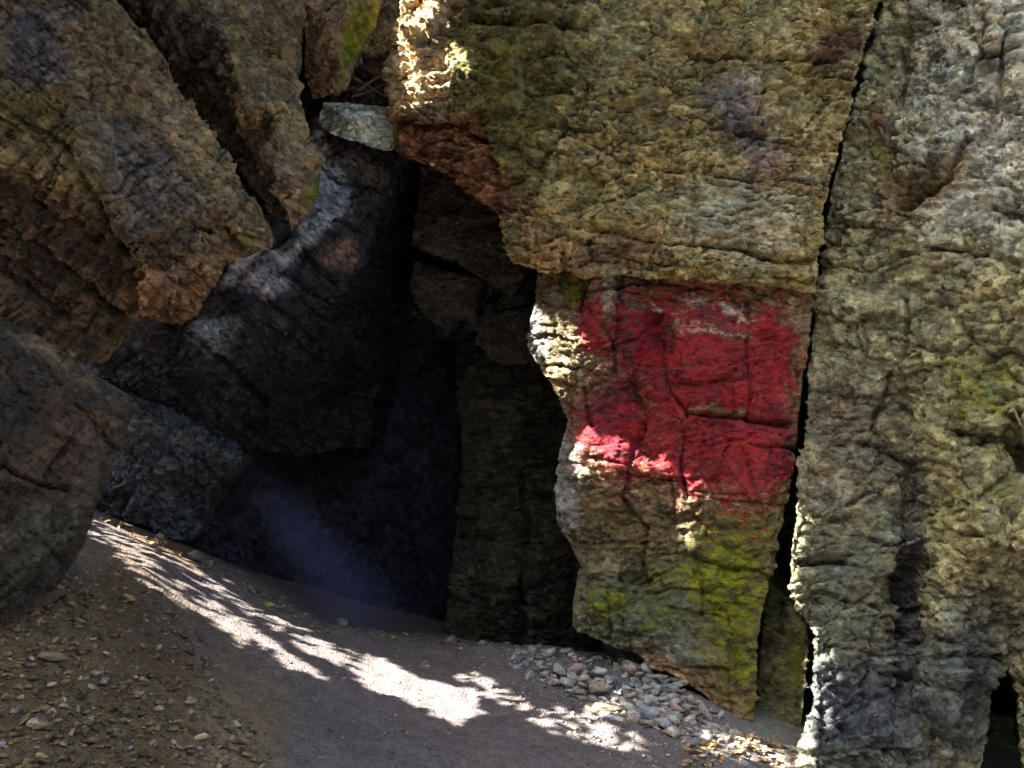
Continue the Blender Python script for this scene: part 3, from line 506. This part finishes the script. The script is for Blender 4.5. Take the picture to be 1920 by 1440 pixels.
def gz(x, y):
    x = np.asarray(x, float); y = np.asarray(y, float); r = np.zeros(x.shape)
    for k in range(len(G)): r += wG[k]*np.hypot(x-G[k, 0], y-G[k, 1])
    return r+wG[len(G)]+wG[len(G)+1]*x+wG[len(G)+2]*y
def gfull(x, y):
    z = gz(x, y); p = np.stack([x, y, x*0], 1)
    z += 0.05*fbm(p*1.8, 4, 101)+0.02*fbm(p*9, 4, 105, 0.6)
    a, e, _ = facets(p*22+np.array([0, 0, 0.3]), 107); left = sstep(-x, 0.2, 1.4)
    z += (0.004+0.012*left*sstep(5.4-y, 0, 1))*a-0.003*np.exp(-(e/0.1)**2)
    return z
xs = np.concatenate([np.linspace(-14, -3.6, 24)[:-1], np.linspace(-3.6, 2.6, 440), np.linspace(2.6, 14, 24)[1:]])
ys = np.concatenate([np.linspace(-12, 2.6, 24)[:-1], np.linspace(2.6, 7.2, 330), np.linspace(7.2, 14, 12)[1:]])
XX, YY = np.meshgrid(xs, ys); gx, gy = XX.ravel(), YY.ravel(); gzv = gfull(gx, gy)
nx, ny = len(xs), len(ys); I = np.arange(nx*ny).reshape(ny, nx)
GF = np.stack([I[:-1, :-1], I[:-1, 1:], I[1:, 1:], I[1:, :-1]], -1).reshape(-1, 4)
GV = np.stack([gx, gy, gzv], 1)
def ground_mat():
    m = bpy.data.materials.new('packed_soil'); m.use_nodes = True; nt = m.node_tree; bs = nt.nodes['Principled BSDF']; bs.inputs['Roughness'].default_value = 0.9; bs.inputs['Specular IOR Level'].default_value = 0.2
    geo = nn(nt, 'ShaderNodeNewGeometry'); P = geo.outputs['Position']
    col = nn(nt, 'ShaderNodeAttribute', attribute_name='tint').outputs['Color']
    nA = noise(nt, P, 14, 6, 0.7); nB = noise(nt, P, 70, 4, 0.7); nC = noise(nt, P, 3, 3)
    v = math_(nt, 'MULTIPLY', ramp(nt, nA, 0.3, 0.7, 0.7, 1.3), ramp(nt, nB, 0.3, 0.7, 0.6, 1.4))
    vv = nn(nt, 'ShaderNodeCombineColor')
    for k in range(3): nt.links.new(v, vv.inputs[k])
    c = mix(nt, 1.0, col, vv.outputs[0], 'MULTIPLY')
    vo = nn(nt, 'ShaderNodeTexVoronoi'); vo.inputs['Scale'].default_value = 55; nt.links.new(P, vo.inputs['Vector'])
    pb = ramp(nt, vo.outputs['Distance'], 0.15, 0.4, 1, 0)
    c = mix(nt, math_(nt, 'MULTIPLY', pb, 0.35), c, mix(nt, 1.0, c, (1.8, 1.7, 1.5, 1), 'MULTIPLY'))
    nt.links.new(c, bs.inputs['Base Color'])
    b = nn(nt, 'ShaderNodeBump'); b.inputs['Strength'].default_value = 0.8; b.inputs['Distance'].default_value = 0.012
    nt.links.new(math_(nt, 'ADD', math_(nt, 'MULTIPLY', nA, 1.2), math_(nt, 'ADD', nB, math_(nt, 'MULTIPLY', pb, 0.5))), b.inputs['Height']); nt.links.new(b.outputs[0], bs.inputs['Normal'])
    return m
o = mesh_obj('ground', GV, GF, ground_mat()); tag(o, kind='structure')
gq = PX(GV)+np.stack([fbm(GV*2, 3, 171), fbm(GV*2+9, 3, 172)], 1)*50
gc = np.tile(np.array((0.105, 0.088, 0.082)), (len(GV), 1))
for poly, w, cc in (([(-600, 1100), (250, 1060), (420, 1250), (520, 1500), (-600, 1600)], 60, (0.085, 0.06, 0.03)), ([(380, 1250), (520, 1300), (480, 1500), (380, 1500)], 50, (0.15, 0.11, 0.06)), ([(180, 930), (400, 1060), (380, 1070), (180, 960)], 12, (0.09, 0.055, 0.03)),
                    ([(900, 1200), (1500, 1200), (1500, 1460), (1300, 1400)], 30, (0.13, 0.13, 0.12))):
    f = softpoly(gq, poly, w)[:, None]; gc = gc*(1-f)+np.array(cc)*f
set_attrs(o.data, gc, np.zeros((len(GV), 3)))
BV.append((GV, GF))

# ------------------------------------------------------------ loose stones
def chip(r, flat=0.45, seed=0):
    rg = random.Random(seed); n = 9; pts = []
    for k in range(n):
        z = 1-2*(k+0.5)/n; a = k*2.39996+rg.random()*0.7; q = math.sqrt(1-z*z); s = 0.75+0.45*rg.random()
        pts.append((math.cos(a)*q*s, math.sin(a)*q*s*0.75, z*s*flat))
    import bmesh
    bm = bmesh.new()
    for p in pts: bm.verts.new(Vector(p)*r)
    bmesh.ops.convex_hull(bm, input=bm.verts); loose = [v for v in bm.verts if not v.link_faces]; bmesh.ops.delete(bm, geom=loose, context='VERTS')
    bmesh.ops.triangulate(bm, faces=bm.faces)
    V = np.array([v.co[:] for v in bm.verts]); bm.verts.index_update(); Fx = np.array([[v.index for v in f.verts] for f in bm.faces]); bm.free()
    return V, Fx
CH = [chip(1.0, 0.25+0.3*random.random(), k) for k in range(14)]
def rmat(ax, ay, az):
    ca, sa, cb, sb, cc, s_ = math.cos(ax), math.sin(ax), math.cos(ay), math.sin(ay), math.cos(az), math.sin(az)
    return np.array([[cc, -s_, 0], [s_, cc, 0], [0, 0, 1]]) @ np.array([[cb, 0, sb], [0, 1, 0], [-sb, 0, cb]]) @ np.array([[1, 0, 0], [0, ca, -sa], [0, sa, ca]])
def ray_ground(px, py):
    Y = np.linspace(2.5, 7.5, 400); P = np.array([W(px, py, y) for y in Y]); g = gz(P[:, 0], P[:, 1]); k = np.argmax(P[:, 2] < g)
    return P[k, 0], P[k, 1]
def scatter(name, regions, mat, cols, shapes=CH, lift=0.2, tiltmax=0.5, smooth=False):
    VV, FF, TT = [], [], []; off = 0
    for poly, n, rmin, rmax in regions:
        pp = np.array(poly); cnt = 0
        while cnt < n:
            q = rng.uniform(pp.min(0), pp.max(0))
            if not inpoly(q[None], poly)[0]: continue
            cnt += 1; x, y = ray_ground(*q)
            r = rmin*(rmax/rmin)**(rng.random()**2.2); V, Fx = shapes[rng.integers(len(shapes))]
            M = rmat(rng.normal()*tiltmax*0.5, rng.normal()*tiltmax*0.5, rng.random()*6.3)
            P = (V*r) @ M.T; z = float(gfull(np.array([x]), np.array([y]))[0]); P = P+np.array([x, y, z+r*lift])
            VV.append(P); FF.append(Fx+off); off += len(V); c = np.array(cols[rng.integers(len(cols))])*(0.7+0.6*rng.random()); TT.append(np.tile(c, (len(V), 1)))
    V = np.vstack(VV); o = mesh_obj(name, V, np.vstack(FF), mat, smooth=smooth); set_attrs(o.data, np.vstack(TT), np.zeros((len(V), 3)))
    return o
GS = [(0.26, 0.27, 0.25), (0.2, 0.21, 0.21), (0.3, 0.27, 0.22), (0.22, 0.17, 0.14)]
BS = [(0.13, 0.095, 0.048), (0.11, 0.08, 0.04), (0.15, 0.115, 0.06), (0.08, 0.06, 0.036), (0.15, 0.1, 0.04)]
SCREE = [(940, 1225), (1080, 1225), (1200, 1245), (1300, 1300), (1400, 1390), (1320, 1410), (1180, 1360), (1060, 1300), (950, 1260)]
o = scatter('scree', [(SCREE, 900, 0.01, 0.06), ([(830, 1205), (1000, 1215), (1060, 1300), (1330, 1440), (1180, 1440), (900, 1290)], 350, 0.006, 0.02)], M_stone, GS)
tag(o, 'grey broken stone rubble heaped at the foot of the red painted pillar', 'rubble', kind='stuff')
o = scatter('gravel', [([(-60, 1180), (200, 1050), (330, 1130), (440, 1300), (520, 1450), (-60, 1450)], 2600, 0.005, 0.03), ([(330, 1020), (430, 1066), (600, 1168), (850, 1204), (1000, 1216), (850, 1222), (600, 1190), (400, 1080)], 420, 0.006, 0.035), ([(180, 980), (600, 1170), (960, 1220), (1330, 1440), (500, 1440), (330, 1150)], 1300, 0.003, 0.014)], M_stone, BS+[(0.2, 0.18, 0.16)])
tag(o, 'brown stone chips covering the bank in front of the rounded boulder', 'gravel', kind='stuff')
# litter of pale dry leaves and twigs
LV = np.array([[0, -1, 0], [0.45, -0.2, 0.12], [0.3, 0.5, 0.2], [0, 1, 0.05], [-0.3, 0.5, 0.18], [-0.45, -0.2, 0.1], [0, 0.1, 0]]); LF = np.array([[0, 1, 6], [1, 2, 6], [2, 3, 6], [3, 4, 6], [4, 5, 6], [5, 0, 6]])
o = scatter('leaf_litter', [([(1290, 1370), (1400, 1380), (1500, 1420), (1500, 1450), (1280, 1445)], 260, 0.015, 0.035), ([(180, 930), (330, 1000), (430, 1065), (330, 1040), (180, 975)], 120, 0.015, 0.03), ([(150, 1060), (300, 1120), (380, 1300), (300, 1430), (20, 1400)], 90, 0.015, 0.03),
    ([(470, 1130), (540, 1140), (530, 1155)], 8, 0.02, 0.035), ([(600, 1170), (1100, 1230), (1300, 1440), (600, 1440)], 30, 0.01, 0.025)], M_stone, [(0.3, 0.18, 0.11), (0.22, 0.13, 0.07), (0.3, 0.2, 0.06), (0.32, 0.24, 0.18)], [(LV, LF)], 0.5, 1.0)
tag(o, 'fallen dry leaves scattered along the edges of the path', 'leaves', kind='stuff')
# single larger stones
special = [(1130, 1335, 0.10, (0.36, 0.27, 0.19), 'long tan slab of stone lying at the sunny edge of the rubble'),
           (1215, 1345, 0.085, (0.24, 0.26, 0.26), 'flat grey stone beside the long tan slab'),
           (1330, 1360, 0.11, (0.27, 0.25, 0.2), 'thin upright stone plate at the right end of the rubble'),
           (1275, 1285, 0.08, (0.2, 0.22, 0.15), 'greenish stone under the lower lip of the pillar'),
           (1000, 1245, 0.06, (0.25, 0.26, 0.25), 'small grey stone at the left tip of the rubble'),
           (375, 1388, 0.035, (0.42, 0.34, 0.2), 'pale lone stone in the bottom left on dark soil'),
           (500, 1137, 0.045, (0.35, 0.36, 0.1), 'yellowish stone perched on the crest of the bank'),
           (240, 1125, 0.045, (0.3, 0.2, 0.07), 'ochre stone on the brown bank right of the rounded boulder'),
           (100, 1240, 0.055, (0.24, 0.18, 0.1), 'brown stone below the rounded boulder on the bank'),
           (70, 1370, 0.05, (0.27, 0.2, 0.11), 'broad brown stone near the bottom left corner')]
for k, (px, py, r, c, lab) in enumerate(special):
    V, Fx = chip(1.0, 0.35 if k else 0.2, 50+k); import bmesh
    M = rmat(0.3*(k == 2)+random.gauss(0, 0.15), 0.9*(k == 2)+random.gauss(0, 0.15), random.random()*0.5)
    x, y = ray_ground(px, py); sc3 = np.array([1.5, 0.9, 1]) if k in (0, 2) else np.ones(3)
    P = (V*sc3*r) @ M.T+np.array([x, y, float(gz(x, y))+r*0.25])
    o = mesh_obj('stone', P, Fx, M_stone, smooth=False); set_attrs(o.data, np.tile(np.array(c), (len(P), 1)), np.zeros((len(P), 3))); tag(o, lab, 'stone')
for k, (px, py, r) in enumerate([(470, 1108, .05), (640, 1172, .06), (760, 1192, .045), (905, 1212, .06), (1010, 1222, .07), (300, 1012, .05), (365, 1048, .07), (845, 1206, .08), (560, 1158, .04)]):
    x, y = ray_ground(px, py); V, Fx = chip(1.0, 0.55, 300+k); P = (V*r) @ rmat(rng.normal()*0.3, rng.normal()*0.3, rng.random()*6).T+np.array([x, y, float(gz(x, y))+r*0.2])
    o = mesh_obj('fallen_rock', P, Fx, M_stone, smooth=False); set_attrs(o.data, np.tile(np.array((0.14, 0.13, 0.125)), (len(P), 1)), np.zeros((len(P), 3)))
    tag(o, 'dark fallen lump of rock half buried where the path meets the cave mouth', 'rock', group='fallen lumps along the cave mouth')
for k in range(46):
    while True:
        q = rng.uniform((960, 1225), (1400, 1400))
        if inpoly(q[None], SCREE)[0]: break
    x, y = ray_ground(*q); r = 0.035+0.04*rng.random(); V, Fx = chip(1.0, 0.3, 90+k)
    P = (V*r) @ rmat(rng.normal()*0.3, rng.normal()*0.3, rng.random()*6).T+np.array([x, y, float(gz(x, y))+r*0.55])
    o = mesh_obj('rubble_stone', P, Fx, M_stone, smooth=False); set_attrs(o.data, np.tile(np.array(GS[k % 4])*(0.8+0.5*rng.random()), (len(P), 1)), np.zeros((len(P), 3)))
    tag(o, 'angular grey stone among the rubble at the foot of the red pillar', 'stone', group='angular stones in the rubble heap')

# twigs in the gap at the top
for k, (a, b, Yk, rr) in enumerate([((672, 172), (738, 128), 6.75, 0.012), ((665, 150), (735, 185), 6.8, 0.01), ((690, 100), (738, 60), 6.9, 0.012), ((660, 182), (735, 150), 6.7, 0.008)]):
    A, B_ = W(*a, Yk), W(*b, Yk+0.1); ax = (B_-A); V = []; n = 8
    for i in range(n+1):
        t = i/n; c = A+ax*t+np.array([0, 0, 0.012*math.sin(t*4+k)]); r = rr*(1-0.6*t)
        for j in range(6): V.append(c+np.array([0.4*math.cos(j*1.047)*r, math.cos(j*1.047)*r, math.sin(j*1.047)*r]))
    Fx = np.array([[i*6+j, i*6+(j+1) % 6, (i+1)*6+(j+1) % 6, (i+1)*6+j] for i in range(n) for j in range(6)])
    o = mesh_obj('branch', V, Fx, M_stone); set_attrs(o.data, np.tile(np.array((0.28, 0.2, 0.16)), (len(V), 1)), np.zeros((len(V), 3)))
    tag(o, ['dead branch sloping up to the right above the chockstone', 'thin branch crossing downward above the chockstone', 'highest dead branch in the gap beside the cliff corner', 'thinnest twig resting just over the chockstone'][k], 'branch')

# ------------------------------------------------------------ unseen leaf canopy added to block the sun, with gaps for sun patches
allV = np.vstack([v for v, f in BV]); offs = np.cumsum([0]+[len(v) for v, f in BV[:-1]])
t = time.time()
PATCH = [([(792, -30), (785, 10), (765, 30)], 26), ([(752, 40), (742, 90), (736, 130), (734, 190)], 9), ([(748, 182), (775, 165), (800, 152)], 17), ([(800, 152), (822, 138), (848, 108)], 20), ([(768, 95), (755, 125)], 9),
         ([(1016, 590), (1026, 620), (1018, 648)], 17), ([(1036, 715), (1046, 685), (1066, 650), (1088, 640), (1105, 605), (1122, 580)], 17), ([(1060, 622), (1078, 642)], 14),
         ([(1095, 825), (1092, 868)], 15), ([(1092, 850), (1125, 838), (1165, 845)], 14), ([(1140, 868), (1160, 862)], 9), ([(1208, 872), (1235, 858), (1248, 876)], 9),
         ([(1303, 902), (1286, 930), (1288, 962), (1275, 966)], 11), ([(1275, 980), (1285, 1002)], 8),
         ([(1490, 960), (1480, 1010), (1474, 1060), (1482, 1135)], 11), ([(1527, 1190), (1524, 1300), (1512, 1380), (1505, 1445)], 12)]
GPATCH = [([(390, 1140), (470, 1200), (560, 1262)], 9), ([(560, 1200), (640, 1232), (700, 1262)], 8), ([(600, 1290), (690, 1322)], 9), ([(675, 1255), (720, 1280), (770, 1300), (860, 1328)], 24), ([(165, 990), (250, 1052), (330, 1115), (430, 1185)], 11), ([(180, 970), (270, 1012), (360, 1075), (470, 1145)], 5), ([(470, 1145), (530, 1175), (600, 1225)], 12),
          ([(510, 1235), (600, 1285), (690, 1320)], 9), ([(860, 1275), (980, 1330), (1080, 1368), (1200, 1402)], 10), ([(1330, 1400), (1480, 1425)], 8), ([(1110, 1340), (1150, 1325)], 12), ([(700, 1215), (800, 1240), (900, 1270)], 4)]
cplane = 3.6
u = np.cross(SUN, [0, 0, 1]); u /= np.linalg.norm(u); v = np.cross(u, SUN)
# window of the plane that shades what the camera sees
tgt = np.array([W(px, py, Y) for px, py, Y in ((60, 680, 6.7), (60, 900, 6.5), (-200, 600, 5.0), (200, -130, 7.2), (620, -250, 7.2), (-300, 1440, 3), (-300, 600, 4), (-200, -100, 4.5), (600, -250, 6), (1000, -250, 6), (1640, -200, 6), (1920, -300, 5.3), (2000, 1440, 4.7), (1500, 1500, 4.4), (900, 1500, 3.6), (300, 1500, 3))])
uu, vv = tgt @ u, tgt @ v
u0, u1, v0, v1 = uu.min()-0.2, uu.max()+0.2, vv.min()-0.2, vv.max()+0.3
STEP = 0.0225
gu, gv = np.meshgrid(np.arange(u0, u1, STEP), np.arange(v0, v1, STEP)); gu = gu.ravel()+rng.uniform(-.4, .4, gu.size)*STEP; gv = gv.ravel()+rng.uniform(-.4, .4, gv.size)*STEP
Q = gu[:, None]*u+gv[:, None]*v+SUN*cplane
# where does a sun ray through each leaf land?
trees = [BVHTree.FromPolygons(vv_.tolist(), ff_.tolist()) for vv_, ff_ in [(a[::1], b) for a, b in BV[:3]]+[(BV[-1])]] if False else None
def rays(Q):
    """march each ray through a z-buffer seen from the sun"""
    res = 0.022
    nu, nv = int((u1-u0+1)/res)+2, int((v1-v0+1)/res)+2
    hb = np.full(nu*nv, -1e9); who = np.full(nu*nv, -1, np.int64)
    A = allV; a = ((A @ u-u0+0.5)/res).astype(int); b = ((A @ v-v0+0.5)/res).astype(int); s = A @ SUN
    k = (a >= 0) & (a < nu-1) & (b >= 0) & (b < nv-1) & (s < cplane-0.3)
    ii = np.nonzero(k)[0]; order = ii[np.argsort(s[ii])]
    for da in (0, 1):
        for db in (0, 1):
            ix = (a[order]+da)*nv+b[order]+db; upd = s[order]
            tmp = np.full(nu*nv, -1, np.int64); tmp[ix] = order
            ok = tmp >= 0; better = ok & (np.where(ok, s[tmp], -1e9) > hb)
            hb[better] = s[tmp[better]]; who[better] = tmp[better]
    qa = ((Q @ u-u0+0.5)/res).astype(int); qb = ((Q @ v-v0+0.5)/res).astype(int)
    return who[qa*nv+qb]
hit = rays(Q); HP = allV[np.maximum(hit, 0)]; hq = PX(HP)
gstart = offs[-1]
openm = np.zeros(len(Q), bool); jit = np.stack([vnoise(HP*14, 301), vnoise(HP*14+50, 302)], 1)*9
isg = hit >= gstart
for pl, w in PATCH: openm |= (~isg) & (dpoly(hq+jit, pl) < w+9.5)
lacy = fbm(HP*np.array([5, 9, 5]), 3, 311)
for pl, w in GPATCH: openm |= isg & (dpoly(hq+jit*(1 if w > 20 else 2), pl)+lacy*w*(0.3 if w > 20 else 1.1) < w*(1.0 if w > 20 else 1.15)+8) & (rng.random(len(Q)) > (0.0 if w > 20 else 0.17))
openm &= hit >= 0
print('canopy', len(Q), openm.sum(), round(time.time()-t, 1))
Qk = Q[~openm]
N = len(Qk); th = rng.uniform(0, 6.283, N); sz = rng.uniform(0.034, 0.044, N)
nrm = SUN[None]+rng.normal(size=(N, 3))*0.22; nrm /= np.linalg.norm(nrm, axis=1)[:, None]
e1 = np.cross(nrm, np.tile(v, (N, 1))); e1 /= np.linalg.norm(e1, axis=1)[:, None]; e2 = np.cross(nrm, e1)
f1 = e1*np.cos(th)[:, None]+e2*np.sin(th)[:, None]; f2 = -e1*np.sin(th)[:, None]+e2*np.cos(th)[:, None]
base = Qk+SUN*(0.3*fbm(Qk*1.3, 3, 400)+rng.uniform(-0.18, 0.18, N))[:, None]
z_ = sz[:, None]
LVs = [base-f1*z_, base-f1*0.5*z_+f2*0.5*z_+nrm*0.005, base+f1*0.35*z_+f2*0.55*z_+nrm*0.005, base+f1*z_, base+f1*0.35*z_-f2*0.55*z_+nrm*0.005, base-f1*0.5*z_-f2*0.5*z_+nrm*0.005]
V = np.stack(LVs, 1).reshape(-1, 3); Fx = np.arange(6*N).reshape(-1, 6)
tr = bpy.data.objects.new('shade_canopy', None); C.objects.link(tr); tx, ty = -6.5, 0.5; tr.location = (tx, ty, float(gz(tx, ty)))
tag(tr, 'unseen leaf canopy added to shade the rocks, with gaps cut for sun patches', 'tree')
ml = bpy.data.materials.new('leaves'); ml.use_nodes = True; b_ = ml.node_tree.nodes['Principled BSDF']; b_.inputs['Roughness'].default_value = 0.6
nz_ = noise(ml.node_tree, nn(ml.node_tree, 'ShaderNodeNewGeometry').outputs['Position'], 3, 2); ml.node_tree.links.new(mix(ml.node_tree, nz_, (0.05, 0.09, 0.02, 1), (0.10, 0.12, 0.03, 1)), b_.inputs['Base Color'])
bpy.context.view_layer.update()
mesh_obj('shade_canopy_leaves', V, Fx, ml, tr, smooth=False)
mb = bpy.data.materials.new('bark'); mb.use_nodes = True; b_ = mb.node_tree.nodes['Principled BSDF']
nz_ = noise(mb.node_tree, nn(mb.node_tree, 'ShaderNodeNewGeometry').outputs['Position'], 12, 5); mb.node_tree.links.new(mix(mb.node_tree, nz_, (0.06, 0.045, 0.03, 1), (0.16, 0.12, 0.09, 1)), b_.inputs['Base Color'])
cc = Qk.mean(0); TV, TF = [], []
def limb(pts, r0, r1):
    s0 = len(TV); n = len(pts)
    for i, c in enumerate(pts):
        r = r0+(r1-r0)*i/(n-1)
        for j in range(8): TV.append(np.array(c)+np.array([math.cos(j*.785)*r, math.sin(j*.785)*r, 0.3*math.cos(j*.785)*r]))
    for i in range(n-1):
        for j in range(8): TF.append([s0+i*8+j, s0+i*8+(j+1) % 8, s0+i*8+8+(j+1) % 8, s0+i*8+8+j])
tb = np.array([tx, ty, float(gz(tx, ty))-0.3]); top = u*(u0-0.6 if (tb @ u) < (cc @ u) else u1+0.6)+v*(cc @ v)+SUN*(cplane+0.8)
limb([tb, tb+(top-tb)*0.3+np.array([0, 0, .5]), tb+(top-tb)*0.6+np.array([0, 0, .6]), top], 0.28, 0.14)
for k in range(7):
    for _ in range(200):
        e = Qk[rng.integers(len(Qk))]+SUN*0.55; sg = top+(e-top)*np.linspace(0, 1, 30)[:, None]
        a2 = np.stack([sg @ u, sg @ v], 1); o2 = np.stack([Q[openm] @ u, Q[openm] @ v], 1)
        if np.hypot(a2[:, None, 0]-o2[None, :, 0], a2[:, None, 1]-o2[None, :, 1]).min() > 0.3: break
    else: continue
    limb([top, (top+e)/2+SUN*0.3, e], 0.1, 0.02)
mesh_obj('shade_canopy_trunk', TV, np.array(TF), mb, tr)

# rock wall added unseen behind the viewer to keep out low sky light
def back_wall():
    n, m = 60, 24; V = []
    for j in range(m+1):
        for i in range(n+1):
            a = math.radians(195+150*i/n); R = 7.5; V.append([R*math.cos(a)*1.25, 1+R*math.sin(a), -1+j/m*BWH])
    V = np.array(V); d = 0.7*fbm(V*0.5, 4, 500)+0.15*facets(V*1.2, 501)[0]; r = V-np.array([0, 1, 0]); r[:, 2] = 0; r /= np.linalg.norm(r, axis=1)[:, None]; V = V+r*d[:, None]
    # top leans away and gives the wall its thickness
    V2 = V[-(n+1):]+r[-(n+1):]*2.0+np.array([0, 0, 0.4]); V3 = V2.copy(); V3[:, 2] = -1
    V = np.vstack([V, V2, V3]); Fx = np.array([[j*(n+1)+i, j*(n+1)+i+1, (j+1)*(n+1)+i+1, (j+1)*(n+1)+i] for j in range(m+2) for i in range(n)])
    o = mesh_obj('sky_block_wall', V, Fx, M_right); set_attrs(o.data, np.tile(np.array((0.2, 0.17, 0.12)), (len(V), 1)), np.zeros((len(V), 3))); tag(o, 'curved rock wall added out of view behind the viewer to block low sky light', 'rock wall')
BWH = 9.0
back_wall()

# blue volume shaped and tinted as a light shaft in the cave mouth
A = W(440, 850, 6.35); B = W(735, 1215, 6.6); ax = B-A; Ln = np.linalg.norm(ax); ax /= Ln; s1 = np.cross(ax, [0, 1, 0]); s1 /= np.linalg.norm(s1); s2 = np.cross(ax, s1)
V = []; n = 16
for i in range(n+1):
    r = 0.16+0.3*i/n
    for j in range(20): a_ = j*math.tau/20; V.append(A+ax*Ln*i/n+s1*math.cos(a_)*r+s2*math.sin(a_)*r*0.5)
V += [A, B]; Fx = [[i*20+j, i*20+(j+1) % 20, i*20+20+(j+1) % 20, i*20+20+j] for i in range(n) for j in range(20)]+[[n*20+20, (j+1) % 20, j] for j in range(20)]+[[n*20+21, n*20+j, n*20+(j+1) % 20] for j in range(20)]
md = bpy.data.materials.new('shaft_volume'); md.use_nodes = True; nt = md.node_tree; nt.nodes.clear(); out = nn(nt, 'ShaderNodeOutputMaterial'); pv = nn(nt, 'ShaderNodeVolumePrincipled')
pv.inputs['Color'].default_value = (0.45, 0.52, 1.0, 1); nt.links.new(pv.outputs[0], out.inputs['Volume'])
geo = nn(nt, 'ShaderNodeTexCoord'); o = mesh_obj('light_shaft', V, Fx, md, smooth=True, centre=False)
def dot_(vec, b):
    d_ = nn(nt, 'ShaderNodeVectorMath', operation='DOT_PRODUCT'); nt.links.new(vec, d_.inputs[0]); d_.inputs[1].default_value = tuple(b); return d_.outputs['Value']
sb = nn(nt, 'ShaderNodeVectorMath', operation='SUBTRACT'); nt.links.new(geo.outputs['Object'], sb.inputs[0]); sb.inputs[1].default_value = tuple(A); rel = sb.outputs[0]
tt = math_(nt, 'DIVIDE', dot_(rel, ax), float(Ln)); rad = math_(nt, 'ADD', math_(nt, 'MULTIPLY', tt, 0.3), 0.16)
ra = math_(nt, 'DIVIDE', dot_(rel, s1), rad); rb = math_(nt, 'DIVIDE', dot_(rel, s2*2), rad)
r2_ = math_(nt, 'ADD', math_(nt, 'MULTIPLY', ra, ra), math_(nt, 'MULTIPLY', rb, rb))
fall = ramp(nt, r2_, 0.0, 0.95, 1, 0); fall = math_(nt, 'MULTIPLY', fall, fall); ends = math_(nt, 'MULTIPLY', ramp(nt, tt, 0.0, 0.35), ramp(nt, tt, 1.0, 0.75))
nt.links.new(math_(nt, 'MULTIPLY', math_(nt, 'MULTIPLY', fall, ends), 0.95), pv.inputs['Density'])
tag(o, 'light shaft added as a faint bluish volume slanting down to the cave floor', 'light shaft', kind='stuff')

# ------------------------------------------------------------ light
w = bpy.data.worlds.new('World'); sc.world = w; w.use_nodes = True; nt = w.node_tree
sky = nt.nodes.new('ShaderNodeTexSky'); sky.sky_type = 'NISHITA'; sky.sun_disc = False
sky.sun_elevation = math.asin(SUN[2]); sky.sun_rotation = math.atan2(SUN[0], SUN[1]); sky.dust_density = 4; sky.air_density = 1.0; sky.ozone_density = 0.6
nt.links.new(sky.outputs[0], nt.nodes['Background'].inputs[0]); nt.nodes['Background'].inputs[1].default_value = 0.065
L = bpy.data.lights.new('sun', 'SUN'); L.energy = 5; L.angle = math.radians(0.4); L.color = (1, 0.96, 0.9)
lo = bpy.data.objects.new('sun', L); C.objects.link(lo); lo.rotation_euler = Vector(SUN).to_track_quat('Z', 'Y').to_euler(); lo.location = (-8, -3, 12)

cam = bpy.data.cameras.new('camera'); co = bpy.data.objects.new('camera', cam); C.objects.link(co); sc.camera = co
co.location = (0, 0, CZ); co.rotation_euler = (math.radians(90), 0, 0); cam.sensor_width = 36; cam.lens = 36*F/1920; cam.clip_end = 500; cam.clip_start = 0.05
sc.view_settings.view_transform = 'Standard'; sc.view_settings.look = 'None'; sc.view_settings.gamma = 1
sc.view_settings.exposure = 3.75
sc.cycles.use_denoising = True; sc.cycles.denoising_input_passes = 'RGB_ALBEDO_NORMAL'; sc.cycles.denoising_prefilter = 'ACCURATE'; sc.cycles.max_bounces = 6; sc.cycles.diffuse_bounces = 4
print('total script', time.time()-T0)
